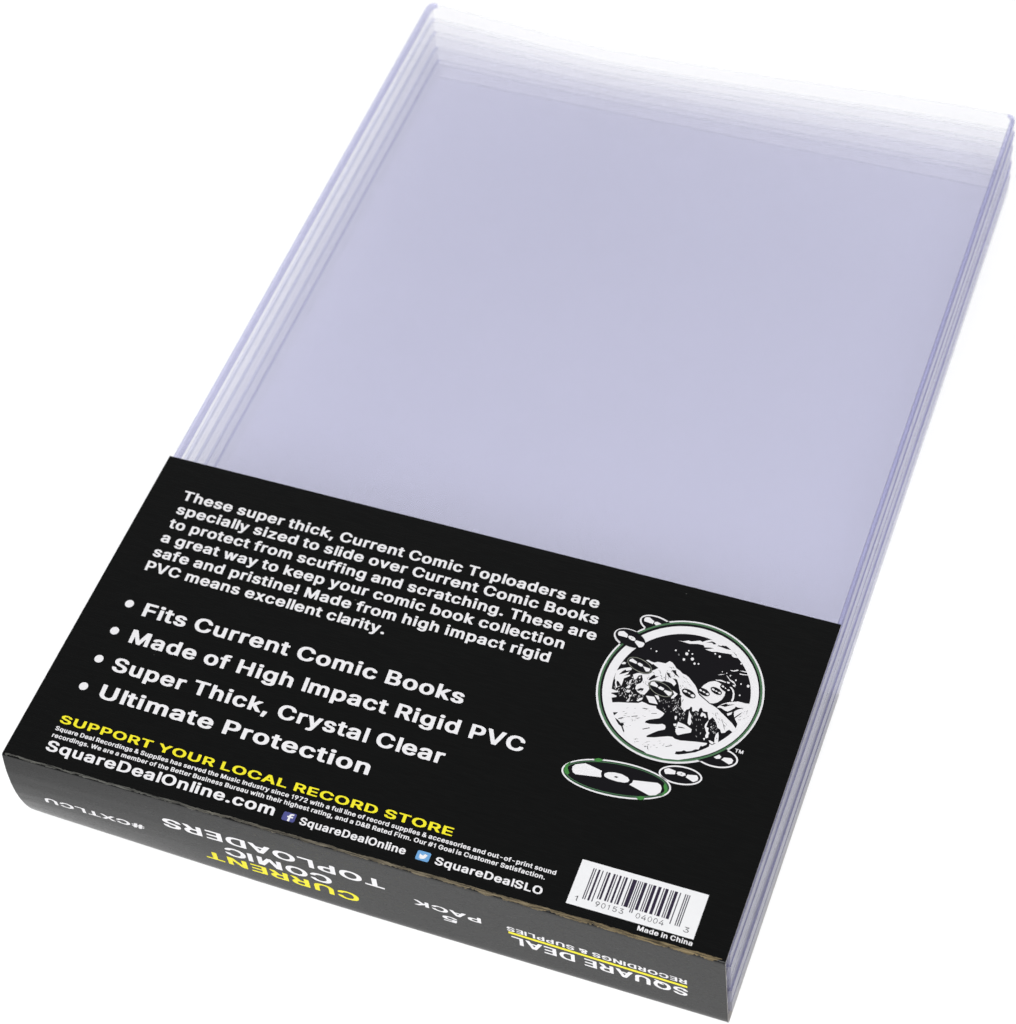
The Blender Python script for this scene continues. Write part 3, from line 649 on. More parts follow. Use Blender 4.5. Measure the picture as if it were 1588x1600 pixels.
LIGHT_DATA = r"""2468|66,0 401,1 401,56 157,56 157,59 296,197 329,233 358,269 383,312 393,351 393,381 386,412 378,430 362,452 347,468 323,485 299,496 260,506 219,507 188,503 158,493 130,478 100,451 85,428 71,391 68,374 69,356 130,356 138,395 150,417 163,431 173,438 199,449 215,451 247,451 276,444 297,433 312,419 328,390 331,376 331,353 326,334 318,315 290,276 65,47
3468|73,500 73,444 297,444 290,433 161,294 161,244 242,242 263,238 288,228 310,212 328,191 338,166 340,140 335,109 319,84 294,64 265,53 216,49 192,51 169,58 148,69 128,88 117,109 112,129 47,129 47,109 58,77 79,48 106,25 135,10 170,-1 209,-7 256,-6 291,1 328,17 353,33 376,56 394,85 401,105 406,128 406,156 399,188 388,212 375,230 356,249 331,265 306,276 285,282 229,285 382,449 385,453 385,499
4468|320,500 255,500 253,498 42,158 40,105 290,104 290,1 353,0 354,103 426,105 426,160 354,160 353,312 290,312 290,160 112,160 117,172
5468|377,500 99,499 69,249 133,242 147,253 185,268 212,272 255,269 285,257 312,234 329,208 338,178 339,156 336,133 331,115 318,92 301,74 287,64 266,54 249,50 208,50 183,57 169,64 153,75 140,90 129,110 126,128 62,128 62,113 68,91 82,63 110,32 130,18 152,7 177,-1 215,-7 256,-6 292,3 320,15 348,35 375,65 392,95 403,138 403,183 400,199 393,223 381,249 361,276 342,293 324,306 298,318 253,328 222,328 191,322 174,317 155,307 142,297 138,297 156,444 377,444
9468|135,0 206,0 210,3 357,212 382,258 394,291 401,328 401,356 394,394 379,428 360,455 341,472 320,486 287,500 260,506 220,507 191,503 160,493 127,474 101,449 83,423 72,397 65,358 65,333 72,294 79,276 93,252 120,224 137,212 160,201 203,192 249,193 267,199 285,208|291,254 274,246 253,240 226,239 206,242 174,256 157,270 144,287 136,303 131,324 131,367 143,402 153,416 173,435 194,446 208,450 226,453 253,451 277,444 292,436 317,413 322,405 331,388 338,360 336,320 329,298 319,281 301,261
1388|187,0 232,0 232,502 203,502 180,462 140,425 85,395 85,350 140,375 187,410
0388|359,250 356,294 349,338 337,378 320,415 300,446 276,472 250,491 223,502 194,506 165,502 138,491 112,472 88,446 68,415 51,378 39,338 32,294 29,250 32,206 39,162 51,122 68,85 88,54 111,28 138,9 165,-2 194,-6 223,-2 250,9 276,28 300,54 320,85 337,122 349,162 356,206|312,250 310,286 305,320 296,353 284,382 270,408 253,428 234,444 214,453 194,456 174,453 154,444 135,428 118,408 104,382 92,353 83,320 78,286 76,250 78,214 83,180 92,147 104,118 118,92 135,72 154,56 174,47 194,44 214,47 234,56 253,72 270,92 284,118 296,147 305,180 310,214"""
LOGO_DATA = """1 w R 8030,6725 8028,6819 8022,6913 8011,7006 7997,7099 7979,7191 7956,7282 7930,7372 7900,7461 7865,7548 7827,7634 7786,7718 7741,7800 7692,7879 7639,7956 7584,8031 7525,8103 7463,8173 7398,8239 7330,8303 7260,8363 7187,8420 7112,8473 7034,8523 6954,8570 6872,8613 6789,8651 6704,8686 6617,8717 6529,8745 6440,8767 6350,8786 6260,8801 6168,8812 6077,8818 5985,8820 5893,8818 5802,8812 5710,8801 5620,8786 5530,8767 5441,8745 5353,8717 5266,8686 5181,8651 5098,8613 5016,8570 4936,8523 4858,8473 4783,8420 4710,8363 4640,8303 4572,8239 4507,8173 4445,8103 4386,8031 4331,7956 4278,7879 4229,7800 4184,7718 4143,7634 4105,7548 4070,7461 4040,7372 4014,7282 3991,7191 3973,7099 3959,7006 3948,6913 3942,6819 3940,6725 3942,6631 3948,6537 3959,6444 3973,6351 3991,6259 4014,6168 4040,6078 4070,5989 4105,5902 4143,5816 4184,5732 4229,5650 4278,5571 4331,5494 4386,5419 4445,5347 4507,5277 4572,5211 4640,5147 4710,5087 4783,5030 4858,4977 4936,4927 5016,4880 5098,4837 5181,4799 5266,4764 5353,4733 5441,4705 5530,4683 5620,4664 5710,4649 5802,4638 5893,4632 5985,4630 6077,4632 6168,4638 6260,4649 6350,4664 6440,4683 6529,4705 6617,4733 6704,4764 6789,4799 6872,4837 6954,4880 7034,4927 7112,4977 7187,5030 7260,5087 7330,5147 7398,5211 7463,5277 7525,5347 7584,5419 7639,5494 7692,5571 7741,5650 7786,5732 7827,5816 7865,5902 7900,5989 7930,6078 7956,6168 7979,6259 7997,6351 8011,6444 8022,6537 8028,6631
1 w F 6630,3976 6622,4015 6607,4052 6583,4088 6551,4123 6512,4156 6465,4188 6411,4217 6351,4244 6283,4269 6210,4291 6131,4311 6047,4327 5958,4341 5865,4352 5769,4360 5670,4365 5569,4367 5465,4365 5361,4361 5257,4353 5153,4342 5049,4329 4948,4312 4848,4293 4751,4271 4658,4247 4568,4220 4483,4191 4403,4159 4329,4126 4261,4092 4199,4056 4144,4018 4095,3980 4055,3941 4022,3902 3997,3862 3980,3822 3971,3783 3970,3744 3978,3705 3993,3668 4017,3632 4049,3597 4088,3564 4135,3532 4189,3503 4249,3476 4317,3451 4390,3429 4469,3409 4553,3393 4642,3379 4735,3368 4831,3360 4930,3355 5031,3353 5135,3355 5239,3359 5343,3367 5447,3378 5551,3391 5652,3408 5752,3427 5849,3449 5942,3473 6032,3500 6117,3529 6197,3561 6271,3594 6339,3628 6401,3664 6456,3702 6505,3740 6545,3779 6578,3818 6603,3858 6620,3898 6629,3937
1 w F 7247,4480 7243,4500 7236,4520 7226,4539 7213,4557 7197,4575 7178,4591 7156,4607 7131,4621 7104,4635 7075,4647 7043,4657 7010,4666 6975,4674 6938,4680 6900,4685 6860,4688 6820,4689 6780,4689 6739,4687 6698,4684 6657,4678 6616,4672 6577,4664 6538,4654 6500,4643 6464,4630 6429,4617 6396,4602 6365,4586 6337,4569 6310,4551 6287,4533 6266,4513 6247,4493 6232,4473 6220,4453 6211,4432 6205,4411 6202,4391 6203,4370 6207,4350 6214,4330 6224,4311 6237,4293 6253,4275 6272,4259 6294,4243 6319,4229 6346,4215 6375,4203 6407,4193 6440,4184 6475,4176 6512,4170 6550,4165 6590,4162 6630,4161 6670,4161 6711,4163 6752,4166 6793,4172 6834,4178 6873,4186 6912,4196 6950,4207 6986,4220 7021,4233 7054,4248 7085,4264 7113,4281 7140,4299 7163,4317 7184,4337 7203,4357 7218,4377 7230,4397 7239,4418 7245,4439 7248,4459
1 w F 7909,5206 7906,5229 7899,5251 7890,5273 7877,5294 7862,5314 7843,5334 7822,5352 7798,5369 7771,5385 7742,5400 7712,5414 7679,5425 7644,5436 7607,5444 7570,5451 7531,5456 7491,5460 7451,5461 7411,5461 7370,5459 7329,5456 7289,5450 7249,5443 7210,5434 7173,5423 7136,5411 7102,5398 7069,5383 7038,5366 7009,5349 6982,5330 6958,5311 6937,5290 6919,5269 6903,5247 6890,5225 6881,5202 6874,5179 6871,5157 6871,5134 6874,5111 6881,5089 6890,5067 6903,5046 6918,5026 6937,5006 6958,4988 6982,4971 7009,4955 7038,4940 7068,4926 7101,4915 7136,4904 7173,4896 7210,4889 7249,4884 7289,4880 7329,4879 7369,4879 7410,4881 7451,4884 7491,4890 7531,4897 7570,4906 7607,4917 7644,4929 7678,4942 7711,4957 7742,4974 7771,4991 7798,5010 7822,5029 7843,5050 7861,5071 7877,5093 7890,5115 7899,5138 7906,5161 7909,5183
1 w F 4788,7719 4792,7740 4793,7762 4791,7784 4786,7807 4779,7829 4769,7851 4756,7874 4741,7896 4724,7917 4704,7938 4682,7958 4658,7977 4632,7996 4604,8013 4575,8029 4544,8044 4513,8057 4480,8069 4446,8079 4412,8088 4377,8095 4343,8100 4308,8104 4273,8106 4239,8106 4206,8105 4174,8101 4142,8096 4112,8089 4084,8081 4057,8071 4032,8059 4008,8046 3987,8032 3969,8016 3952,7999 3938,7981 3927,7962 3918,7942 3912,7921 3908,7900 3907,7878 3909,7856 3914,7833 3921,7811 3931,7789 3944,7766 3959,7744 3976,7723 3996,7702 4018,7682 4042,7663 4068,7644 4096,7627 4125,7611 4156,7596 4187,7583 4220,7571 4254,7561 4288,7552 4323,7545 4357,7540 4392,7536 4427,7534 4461,7534 4494,7535 4526,7539 4558,7544 4588,7551 4616,7559 4643,7569 4668,7581 4692,7594 4713,7608 4731,7624 4748,7641 4762,7659 4773,7678 4782,7698
1 w F 5330,8310 5332,8330 5332,8351 5329,8372 5323,8394 5314,8415 5303,8437 5289,8458 5272,8479 5252,8499 5230,8519 5206,8539 5180,8557 5151,8575 5121,8591 5090,8607 5056,8621 5022,8634 4987,8646 4951,8656 4914,8664 4877,8671 4840,8677 4803,8681 4766,8683 4730,8683 4695,8682 4661,8679 4628,8674 4596,8668 4566,8660 4538,8651 4512,8640 4488,8628 4466,8614 4447,8600 4430,8584 4416,8566 4405,8548 4396,8529 4390,8510 4388,8490 4388,8469 4391,8448 4397,8426 4406,8405 4417,8383 4431,8362 4448,8341 4468,8321 4490,8301 4514,8281 4540,8263 4569,8245 4599,8229 4630,8213 4664,8199 4698,8186 4733,8174 4769,8164 4806,8156 4843,8149 4880,8143 4917,8139 4954,8137 4990,8137 5025,8138 5059,8141 5092,8146 5124,8152 5154,8160 5182,8169 5208,8180 5232,8192 5254,8206 5273,8220 5290,8236 5304,8254 5315,8272 5324,8291
2 k F 6588,3973 6581,4008 6566,4042 6543,4075 6513,4107 6475,4137 6430,4165 6378,4192 6319,4216 6254,4239 6183,4259 6107,4276 6025,4291 5939,4304 5850,4313 5756,4320 5660,4324 5562,4325 5463,4323 5362,4319 5261,4311 5160,4301 5060,4288 4961,4272 4864,4254 4771,4234 4680,4211 4593,4186 4511,4159 4433,4130 4361,4099 4295,4067 4235,4034 4181,4000 4134,3964 4095,3929 4063,3892 4038,3856 4022,3819 4013,3783 4012,3747 4019,3712 4034,3678 4057,3645 4087,3613 4125,3583 4170,3555 4222,3528 4281,3504 4346,3481 4417,3461 4493,3444 4575,3429 4661,3416 4750,3407 4844,3400 4940,3396 5038,3395 5137,3397 5238,3401 5339,3409 5440,3419 5540,3432 5639,3448 5736,3466 5829,3486 5920,3509 6007,3534 6089,3561 6167,3590 6239,3621 6305,3653 6365,3686 6419,3720 6466,3756 6505,3791 6537,3828 6562,3864 6578,3901 6587,3937
2 k F 7205,4475 7202,4492 7196,4509 7187,4525 7175,4540 7160,4555 7143,4568 7123,4581 7100,4593 7075,4604 7049,4614 7020,4623 6989,4630 6957,4636 6923,4641 6888,4645 6852,4647 6815,4648 6778,4647 6740,4645 6702,4642 6665,4637 6627,4631 6591,4624 6555,4616 6520,4606 6487,4595 6455,4583 6424,4571 6396,4557 6369,4543 6345,4527 6323,4512 6304,4495 6287,4478 6272,4461 6261,4444 6253,4427 6247,4409 6244,4392 6245,4375 6248,4358 6254,4341 6263,4325 6275,4310 6290,4295 6307,4282 6327,4269 6350,4257 6375,4246 6401,4236 6430,4227 6461,4220 6493,4214 6527,4209 6562,4205 6598,4203 6635,4202 6672,4203 6710,4205 6748,4208 6785,4213 6823,4219 6859,4226 6895,4234 6930,4244 6963,4255 6995,4267 7026,4279 7054,4293 7081,4307 7105,4323 7127,4338 7146,4355 7163,4372 7178,4389 7189,4406 7197,4423 7203,4441 7206,4458
2 k F 7867,5203 7864,5223 7858,5242 7850,5260 7838,5278 7824,5295 7807,5312 7788,5328 7766,5342 7741,5356 7715,5369 7687,5380 7656,5390 7624,5398 7591,5406 7556,5411 7521,5416 7484,5418 7448,5420 7410,5419 7373,5417 7335,5414 7298,5409 7262,5403 7226,5395 7192,5386 7158,5375 7126,5364 7096,5351 7067,5336 7041,5321 7016,5305 6994,5288 6974,5271 6957,5253 6943,5234 6931,5215 6922,5195 6916,5176 6913,5156 6913,5137 6916,5117 6922,5098 6930,5080 6942,5062 6956,5045 6973,5028 6992,5012 7014,4998 7039,4984 7065,4971 7093,4960 7124,4950 7156,4942 7189,4934 7224,4929 7259,4924 7296,4922 7332,4920 7370,4921 7407,4923 7445,4926 7482,4931 7518,4937 7554,4945 7588,4954 7622,4965 7654,4976 7684,4989 7713,5004 7739,5019 7764,5035 7786,5052 7806,5069 7823,5087 7837,5106 7849,5125 7858,5145 7864,5164 7867,5184
2 k F 5288,8319 5291,8336 5290,8353 5287,8371 5281,8389 5273,8407 5262,8426 5249,8444 5233,8462 5215,8479 5195,8496 5173,8513 5148,8529 5122,8544 5095,8559 5066,8572 5035,8585 5004,8596 4972,8606 4939,8615 4905,8623 4872,8630 4838,8635 4804,8639 4771,8641 4738,8642 4706,8641 4675,8639 4645,8636 4616,8631 4589,8625 4564,8618 4540,8609 4518,8599 4499,8588 4482,8576 4467,8563 4454,8548 4444,8533 4436,8518 4432,8501 4429,8484 4430,8467 4433,8449 4439,8431 4447,8413 4458,8394 4471,8376 4487,8358 4505,8341 4525,8324 4547,8307 4572,8291 4598,8276 4625,8261 4654,8248 4685,8235 4716,8224 4748,8214 4781,8205 4815,8197 4848,8190 4882,8185 4916,8181 4949,8179 4982,8178 5014,8179 5045,8181 5075,8184 5104,8189 5131,8195 5156,8202 5180,8211 5202,8221 5221,8232 5238,8244 5253,8257 5266,8272 5276,8287 5284,8302
3 d F 6588,3973 6581,4008 6566,4042 6543,4075 6513,4107 6475,4137 6430,4165 6378,4192 6319,4216 6254,4239 6183,4259 6107,4276 6025,4291 5939,4304 5850,4313 5756,4320 5660,4324 5562,4325 5463,4323 5362,4319 5261,4311 5160,4301 5060,4288 4961,4272 4864,4254 4771,4234 4680,4211 4593,4186 4511,4159 4433,4130 4361,4099 4295,4067 4235,4034 4181,4000 4134,3964 4095,3929 4063,3892 4038,3856 4022,3819 4013,3783 4012,3747 4019,3712 4034,3678 4057,3645 4087,3613 4125,3583 4170,3555 4222,3528 4281,3504 4346,3481 4417,3461 4493,3444 4575,3429 4661,3416 4750,3407 4844,3400 4940,3396 5038,3395 5137,3397 5238,3401 5339,3409 5440,3419 5540,3432 5639,3448 5736,3466 5829,3486 5920,3509 6007,3534 6089,3561 6167,3590 6239,3621 6305,3653 6365,3686 6419,3720 6466,3756 6505,3791 6537,3828 6562,3864 6578,3901 6587,3937
4 g F 6545,3969 6539,4002 6524,4034 6502,4064 6473,4094 6436,4122 6393,4148 6342,4173 6286,4196 6223,4217 6154,4235 6081,4251 6002,4265 5919,4276 5832,4285 5742,4291 5650,4294 5555,4295 5458,4293 5361,4289 5263,4281 5166,4272 5069,4259 4973,4244 4880,4227 4789,4208 4702,4186 4618,4162 4538,4137 4463,4110 4393,4081 4329,4051 4271,4020 4219,3987 4174,3954 4135,3921 4104,3887 4081,3852 4064,3818 4056,3784 4055,3751 4061,3718 4076,3686 4098,3656 4127,3626 4164,3598 4207,3572 4258,3547 4314,3524 4377,3503 4446,3485 4519,3469 4598,3455 4681,3444 4768,3435 4858,3429 4950,3426 5045,3425 5142,3427 5239,3431 5337,3439 5434,3448 5531,3461 5627,3476 5720,3493 5811,3512 5898,3534 5982,3558 6062,3583 6137,3610 6207,3639 6271,3669 6329,3700 6381,3733 6426,3766 6465,3799 6496,3833 6519,3868 6536,3902 6544,3936
5 k F 6522,3967 6516,3998 6502,4028 6480,4058 6452,4086 6416,4112 6373,4138 6324,4161 6268,4182 6207,4202 6139,4219 6067,4235 5990,4248 5909,4258 5824,4266 5735,4272 5644,4275 5551,4275 5457,4273 5361,4269 5265,4261 5169,4252 5074,4240 4980,4225 4889,4209 4800,4190 4714,4169 4631,4146 4553,4122 4479,4096 4411,4068 4348,4039 4290,4009 4239,3979 4195,3947 4157,3915 4127,3882 4103,3850 4087,3817 4079,3785 4078,3753 4084,3722 4098,3692 4120,3662 4148,3634 4184,3608 4227,3582 4276,3559 4332,3538 4393,3518 4461,3501 4533,3485 4610,3472 4691,3462 4776,3454 4865,3448 4956,3445 5049,3445 5143,3447 5239,3451 5335,3459 5431,3468 5526,3480 5620,3495 5711,3511 5800,3530 5886,3551 5969,3574 6047,3598 6121,3624 6189,3652 6252,3681 6310,3711 6361,3741 6405,3773 6443,3805 6473,3838 6497,3870 6513,3903 6521,3935
6 v F 4040,3716 4018,3851 4086,3963 4124,3985 4089,3892 4106,3791 4187,3674 4173,3624 4090,3643
6 v F 4613,4213 4710,4287 4844,4279 4807,4225 4731,4179 4673,4189
6 v F 6479,4072 6545,3988 6567,3890 6503,3764 6431,3706 6487,3812 6494,3901 6439,4007 6427,4091
6 v F 5928,3517 6004,3590 6108,3575 6106,3525 6025,3478 5957,3484
6 w F 4216,3790 4202,3875 4257,3956 4474,4054 4912,3970 4909,3905 4953,3795 4334,3689 4261,3723
6 w F 5701,3950 6276,4056 6366,4018 6419,3930 6417,3824 6337,3718 6194,3661 5646,3805 5699,3875
6 w F 4994,3872 4998,3930 5072,3982 5211,4020 5391,4027 5558,3982 5615,3919 5598,3860 5520,3821 5361,3799 5162,3805 5038,3830
6 w F 6324,4411 6314,4471 6392,4528 6581,4504 6596,4409 6374,4349
6 w F 6878,4489 7097,4538 7151,4481 7155,4401 7071,4332 6862,4406
6 w F 6622,4442 6629,4494 6711,4521 6821,4506 6846,4457 6777,4407 6672,4409
6 w F 7327,5151 7430,5255 7495,5212 7484,5151 7398,5116
6 w F 7564,5212 7734,5245 7798,5201 7791,5107 7731,5059 7519,5134
6 w F 4495,8463 4493,8534 4517,8563 4603,8584 4747,8505 4742,8416 4526,8431
6 w F 4763,8443 4776,8494 4829,8511 4930,8486 4978,8439 4952,8390 4888,8380 4844,8387
7 k F 5234,3899 5271,3932 5340,3926 5302,3886
7 k F 6708,4456 6738,4476 6764,4470 6735,4447
8 g R 7980,6725 7978,6817 7972,6908 7962,7000 7948,7090 7930,7180 7908,7269 7882,7357 7853,7444 7819,7529 7782,7612 7742,7694 7698,7774 7650,7852 7599,7927 7545,8000 7487,8070 7427,8138 7364,8203 7298,8265 7229,8324 7158,8379 7084,8432 7008,8481 6930,8526 6851,8567 6769,8605 6686,8640 6601,8670 6516,8696 6429,8719 6341,8737 6253,8751 6164,8762 6075,8768 5985,8770 5895,8768 5806,8762 5717,8751 5629,8737 5541,8719 5454,8696 5369,8670 5284,8640 5201,8605 5119,8567 5040,8526 4962,8481 4886,8432 4812,8379 4741,8324 4672,8265 4606,8203 4543,8138 4483,8070 4425,8000 4371,7927 4320,7852 4272,7774 4228,7694 4188,7612 4151,7529 4117,7444 4088,7357 4062,7269 4040,7180 4022,7090 4008,7000 3998,6908 3992,6817 3990,6725 3992,6633 3998,6542 4008,6450 4022,6360 4040,6270 4062,6181 4088,6093 4117,6006 4151,5921 4188,5838 4228,5756 4272,5676 4320,5598 4371,5523 4425,5450 4483,5380 4543,5312 4606,5247 4672,5185 4741,5126 4812,5071 4886,5018 4962,4969 5040,4924 5119,4883 5201,4845 5284,4810 5369,4780 5454,4754 5541,4731 5629,4713 5717,4699 5806,4688 5895,4682 5985,4680 6075,4682 6164,4688 6253,4699 6341,4713 6429,4731 6516,4754 6601,4780 6686,4810 6769,4845 6851,4883 6930,4924 7008,4969 7084,5018 7158,5071 7229,5126 7298,5185 7364,5247 7427,5312 7487,5380 7545,5450 7599,5523 7650,5598 7698,5676 7742,5756 7782,5838 7819,5921 7853,6006 7882,6093 7908,6181 7930,6270 7948,6360 7962,6450 7972,6542 7978,6633
9 k R 7930,6725 7928,6814 7922,6903 7912,6992 7899,7080 7881,7168 7860,7254 7835,7340 7806,7424 7773,7507 7737,7588 7698,7668 7655,7746 7608,7821 7559,7895 7506,7966 7450,8034 7391,8100 7329,8163 7265,8224 7198,8281 7128,8335 7056,8386 6983,8433 6907,8477 6829,8518 6749,8555 6668,8588 6586,8618 6502,8643 6418,8665 6332,8683 6246,8697 6159,8707 6072,8713 5985,8715 5898,8713 5811,8707 5724,8697 5638,8683 5552,8665 5468,8643 5384,8618 5302,8588 5221,8555 5141,8518 5063,8477 4987,8433 4914,8386 4842,8335 4772,8281 4705,8224 4641,8163 4579,8100 4520,8034 4464,7966 4411,7895 4362,7821 4315,7746 4272,7668 4233,7588 4197,7507 4164,7424 4135,7340 4110,7254 4089,7168 4071,7080 4058,6992 4048,6903 4042,6814 4040,6725 4042,6636 4048,6547 4058,6458 4071,6370 4089,6282 4110,6196 4135,6110 4164,6026 4197,5943 4233,5862 4272,5782 4315,5704 4362,5629 4411,5555 4464,5484 4520,5416 4579,5350 4641,5287 4705,5226 4772,5169 4842,5115 4914,5064 4987,5017 5063,4973 5141,4932 5221,4895 5302,4862 5384,4832 5468,4807 5552,4785 5638,4767 5724,4753 5811,4743 5898,4737 5985,4735 6072,4737 6159,4743 6246,4753 6332,4767 6418,4785 6502,4807 6586,4832 6668,4862 6749,4895 6829,4932 6907,4973 6983,5017 7056,5064 7128,5115 7198,5169 7265,5226 7329,5287 7391,5350 7450,5416 7506,5484 7559,5555 7608,5629 7655,5704 7698,5782 7737,5862 7773,5943 7806,6026 7835,6110 7860,6196 7881,6282 7899,6370 7912,6458 7922,6547 7928,6636
10 w R 7900,6705 7898,6792 7892,6879 7883,6965 7869,7051 7852,7137 7832,7221 7807,7304 7779,7387 7747,7467 7712,7547 7673,7624 7631,7700 7586,7774 7537,7845 7485,7915 7431,7981 7373,8046 7313,8107 7250,8166 7185,8222 7117,8274 7047,8324 6975,8370 6900,8413 6824,8453 6747,8489 6668,8521 6587,8550 6505,8575 6423,8596 6339,8614 6255,8627 6170,8637 6085,8643 6000,8645 5915,8643 5830,8637 5745,8627 5661,8614 5577,8596 5495,8575 5413,8550 5332,8521 5253,8489 5176,8453 5100,8413 5025,8370 4953,8324 4883,8274 4815,8222 4750,8166 4687,8107 4627,8046 4569,7981 4515,7915 4463,7845 4414,7774 4369,7700 4327,7624 4288,7547 4253,7467 4221,7387 4193,7304 4168,7221 4148,7137 4131,7051 4117,6965 4108,6879 4102,6792 4100,6705 4102,6618 4108,6531 4117,6445 4131,6359 4148,6273 4168,6189 4193,6106 4221,6023 4253,5943 4288,5863 4327,5786 4369,5710 4414,5636 4463,5565 4515,5495 4569,5429 4627,5364 4687,5303 4750,5244 4815,5188 4883,5136 4953,5086 5025,5040 5100,4997 5176,4957 5253,4921 5332,4889 5413,4860 5495,4835 5577,4814 5661,4796 5745,4783 5830,4773 5915,4767 6000,4765 6085,4767 6170,4773 6255,4783 6339,4796 6423,4814 6505,4835 6587,4860 6668,4889 6747,4921 6824,4957 6900,4997 6975,5040 7047,5086 7117,5136 7185,5188 7250,5244 7313,5303 7373,5364 7431,5429 7485,5495 7537,5565 7586,5636 7631,5710 7673,5786 7712,5863 7747,5943 7779,6023 7807,6106 7832,6189 7852,6273 7869,6359 7883,6445 7892,6531 7898,6618
11 k S 7710,6695 7708,6785 7701,6875 7689,6964 7673,7053 7652,7140 7627,7227 7598,7311 7564,7395 7526,7476 7484,7555 7437,7632 7387,7706 7333,7777 7276,7846 7215,7911 7151,7973 7084,8032 7013,8087 6940,8138 6865,8185 6787,8228 6707,8266 6626,8301 6542,8331 6457,8356 6371,8377 6284,8394 6197,8406 6108,8413 6020,8415 5932,8413 5843,8406 5756,8394 5669,8377 5583,8356 5498,8331 5414,8301 5333,8266 5253,8228 5175,8185 5100,8138 5027,8087 4956,8032 4889,7973 4825,7911 4764,7846 4707,7777 4653,7706 4603,7632 4556,7555 4514,7476 4476,7395 4442,7311 4413,7227 4388,7140 4367,7053 4351,6964 4339,6875 4332,6785 4330,6695 4332,6605 4339,6515 4351,6426 4367,6337 4388,6250 4413,6163 4442,6079 4476,5995 4514,5914 4556,5835 4603,5758 4653,5684 4707,5613 4764,5544 4825,5479 4889,5417 4956,5358 5027,5303 5100,5252 5175,5205 5253,5162 5333,5124 5414,5089 5498,5059 5583,5034 5669,5013 5756,4996 5843,4984 5932,4977 6020,4975 6108,4977 6197,4984 6284,4996 6371,5013 6457,5034 6542,5059 6626,5089 6707,5124 6787,5162 6865,5205 6940,5252 7013,5303 7084,5358 7151,5417 7215,5479 7276,5544 7333,5613 7387,5684 7437,5758 7484,5835 7526,5914 7564,5995 7598,6079 7627,6163 7652,6250 7673,6337 7689,6426 7701,6515 7708,6605
12 w S 4352,5828 4661,5943 4902,6002 5139,6069 5205,6133 5312,6115 5405,6093 5572,6111 5598,6051 5734,6009 5826,5969 5813,5897 5758,5803 5536,5690 5469,5634 5458,5580 5574,5574 5772,5625 5872,5669 5949,5651 5982,5593 5974,5531 5831,5444 5721,5341 5615,5231 5627,5193 5797,5239 5947,5303 6110,5372 6218,5390 6287,5353 6430,5348 6537,5373 6776,5424 7058,5472 7190,5455 7265,5396 7132,5186 6850,4963 6547,4808 6200,4739 5771,4752 5275,4963 4904,5217 4590,5509 4415,5642
12 w S 4919,7316 4967,7348 5049,7321 5138,7314 5211,7359 5310,7369 5410,7374 5482,7467 5561,7448 5639,7384 5704,7317 5821,7267 5897,7212 5988,7197 6074,7154 6135,7104 6289,6979 6358,6896 6413,6810 6469,6733 6568,6683 6654,6636 6775,6567 6884,6538 6997,6495 7157,6392 7333,6278 7474,6187 7600,6074 7638,6019 7545,5955 7454,5997 7407,5945 7383,5883 7303,5845 7238,5942 7159,5968 7129,6043 7046,6152 6972,6217 6937,6160 6910,6109 6862,6196 6808,6324 6754,6315 6697,6314 6653,6386 6609,6389 6591,6332 6601,6266 6522,6279 6481,6229 6444,6234 6419,6337 6378,6353 6359,6275 6302,6231 6280,6165 6249,6172 6184,6288 6129,6391 6150,6484 6085,6575 6016,6614 6020,6642 5934,6797 5860,6895 5828,6972 5734,6995 5840,6889 5807,6791 5737,6804 5631,6866 5542,6873 5447,6808 5335,6799 5216,6761 5184,6681 5262,6532 5227,6417 5195,6338 5112,6329 5013,6367 4929,6444 4919,6563 5009,6643 5029,6737 4966,6839 4893,6729 4820,6688 4746,6822 4839,6895 4939,6944 4984,6985 5147,7063 5280,7192 5188,7207 5051,7269
12 w S 4327,6812 4414,6901 4625,7012 4676,6984 4661,6927 4554,6875 4529,6908 4476,6845 4417,6718 4549,6803 4638,6884 4623,6800 4546,6724 4690,6795 4683,6750 4572,6645 4580,6490 4580,6412 4485,6513 4360,6560 4340,6641
12 w S 4366,7044 4416,7113 4477,7106 4471,7060 4413,7036
12 w S 4302,6237 4380,6262 4562,6241 4556,6214 4454,6173 4336,6135
12 w S 4346,6104 4454,6129 4564,6104 4564,6069 4487,6031 4391,5971
12 w S 5242,6327 5442,6356 5595,6172 5384,6157
12 w S 5809,6671 5962,6607 5948,6551 5905,6459 5859,6424 5839,6464 5883,6573
12 w S 6455,6953 6485,7041 6576,7165 6697,7238 6798,7235 6887,7202 6892,7117 6963,7071 7052,7004 7060,6894 7029,6764 6959,6664 6865,6600 6784,6586 6644,6668 6498,6747 6454,6780 6464,6878
12 w S 5508,8122 5620,8136 5733,8196 5821,8193 5897,8230 6012,8280 6078,8256 6158,8326 6256,8387 6343,8388 6470,8353 6595,8321 6558,8278 6445,8292 6560,8248 6696,8229 6824,8234 6923,8194 7010,8098 7057,8060 6954,8045 6880,8075 6890,8113 6776,8109 6665,8092 6523,8083 6376,8045 6209,8067 6311,8113 6412,8163 6300,8149 6179,8119 6132,8176 5990,8166 5789,8109 5670,8116
12 w S 6969,7664 7053,7670 7150,7730 7173,7702 7075,7645 7011,7642
12 w S 7199,7710 7279,7730 7392,7736 7412,7716 7287,7703
12 w S 7214,7636 7306,7639 7427,7665 7435,7640 7300,7611 7237,7609
12 w S 7101,7183 7158,7184 7227,7120 7280,7015 7305,6886 7296,6797 7253,6800 7257,6905 7229,7034 7177,7121
12 w S 6713,7278 6844,7319 6981,7293 6981,7270 6843,7275 6725,7264
12 w S 6921,7491 6972,7464 7051,7393 7162,7359 7236,7278 7236,7209 7194,7300 7063,7354 7002,7413
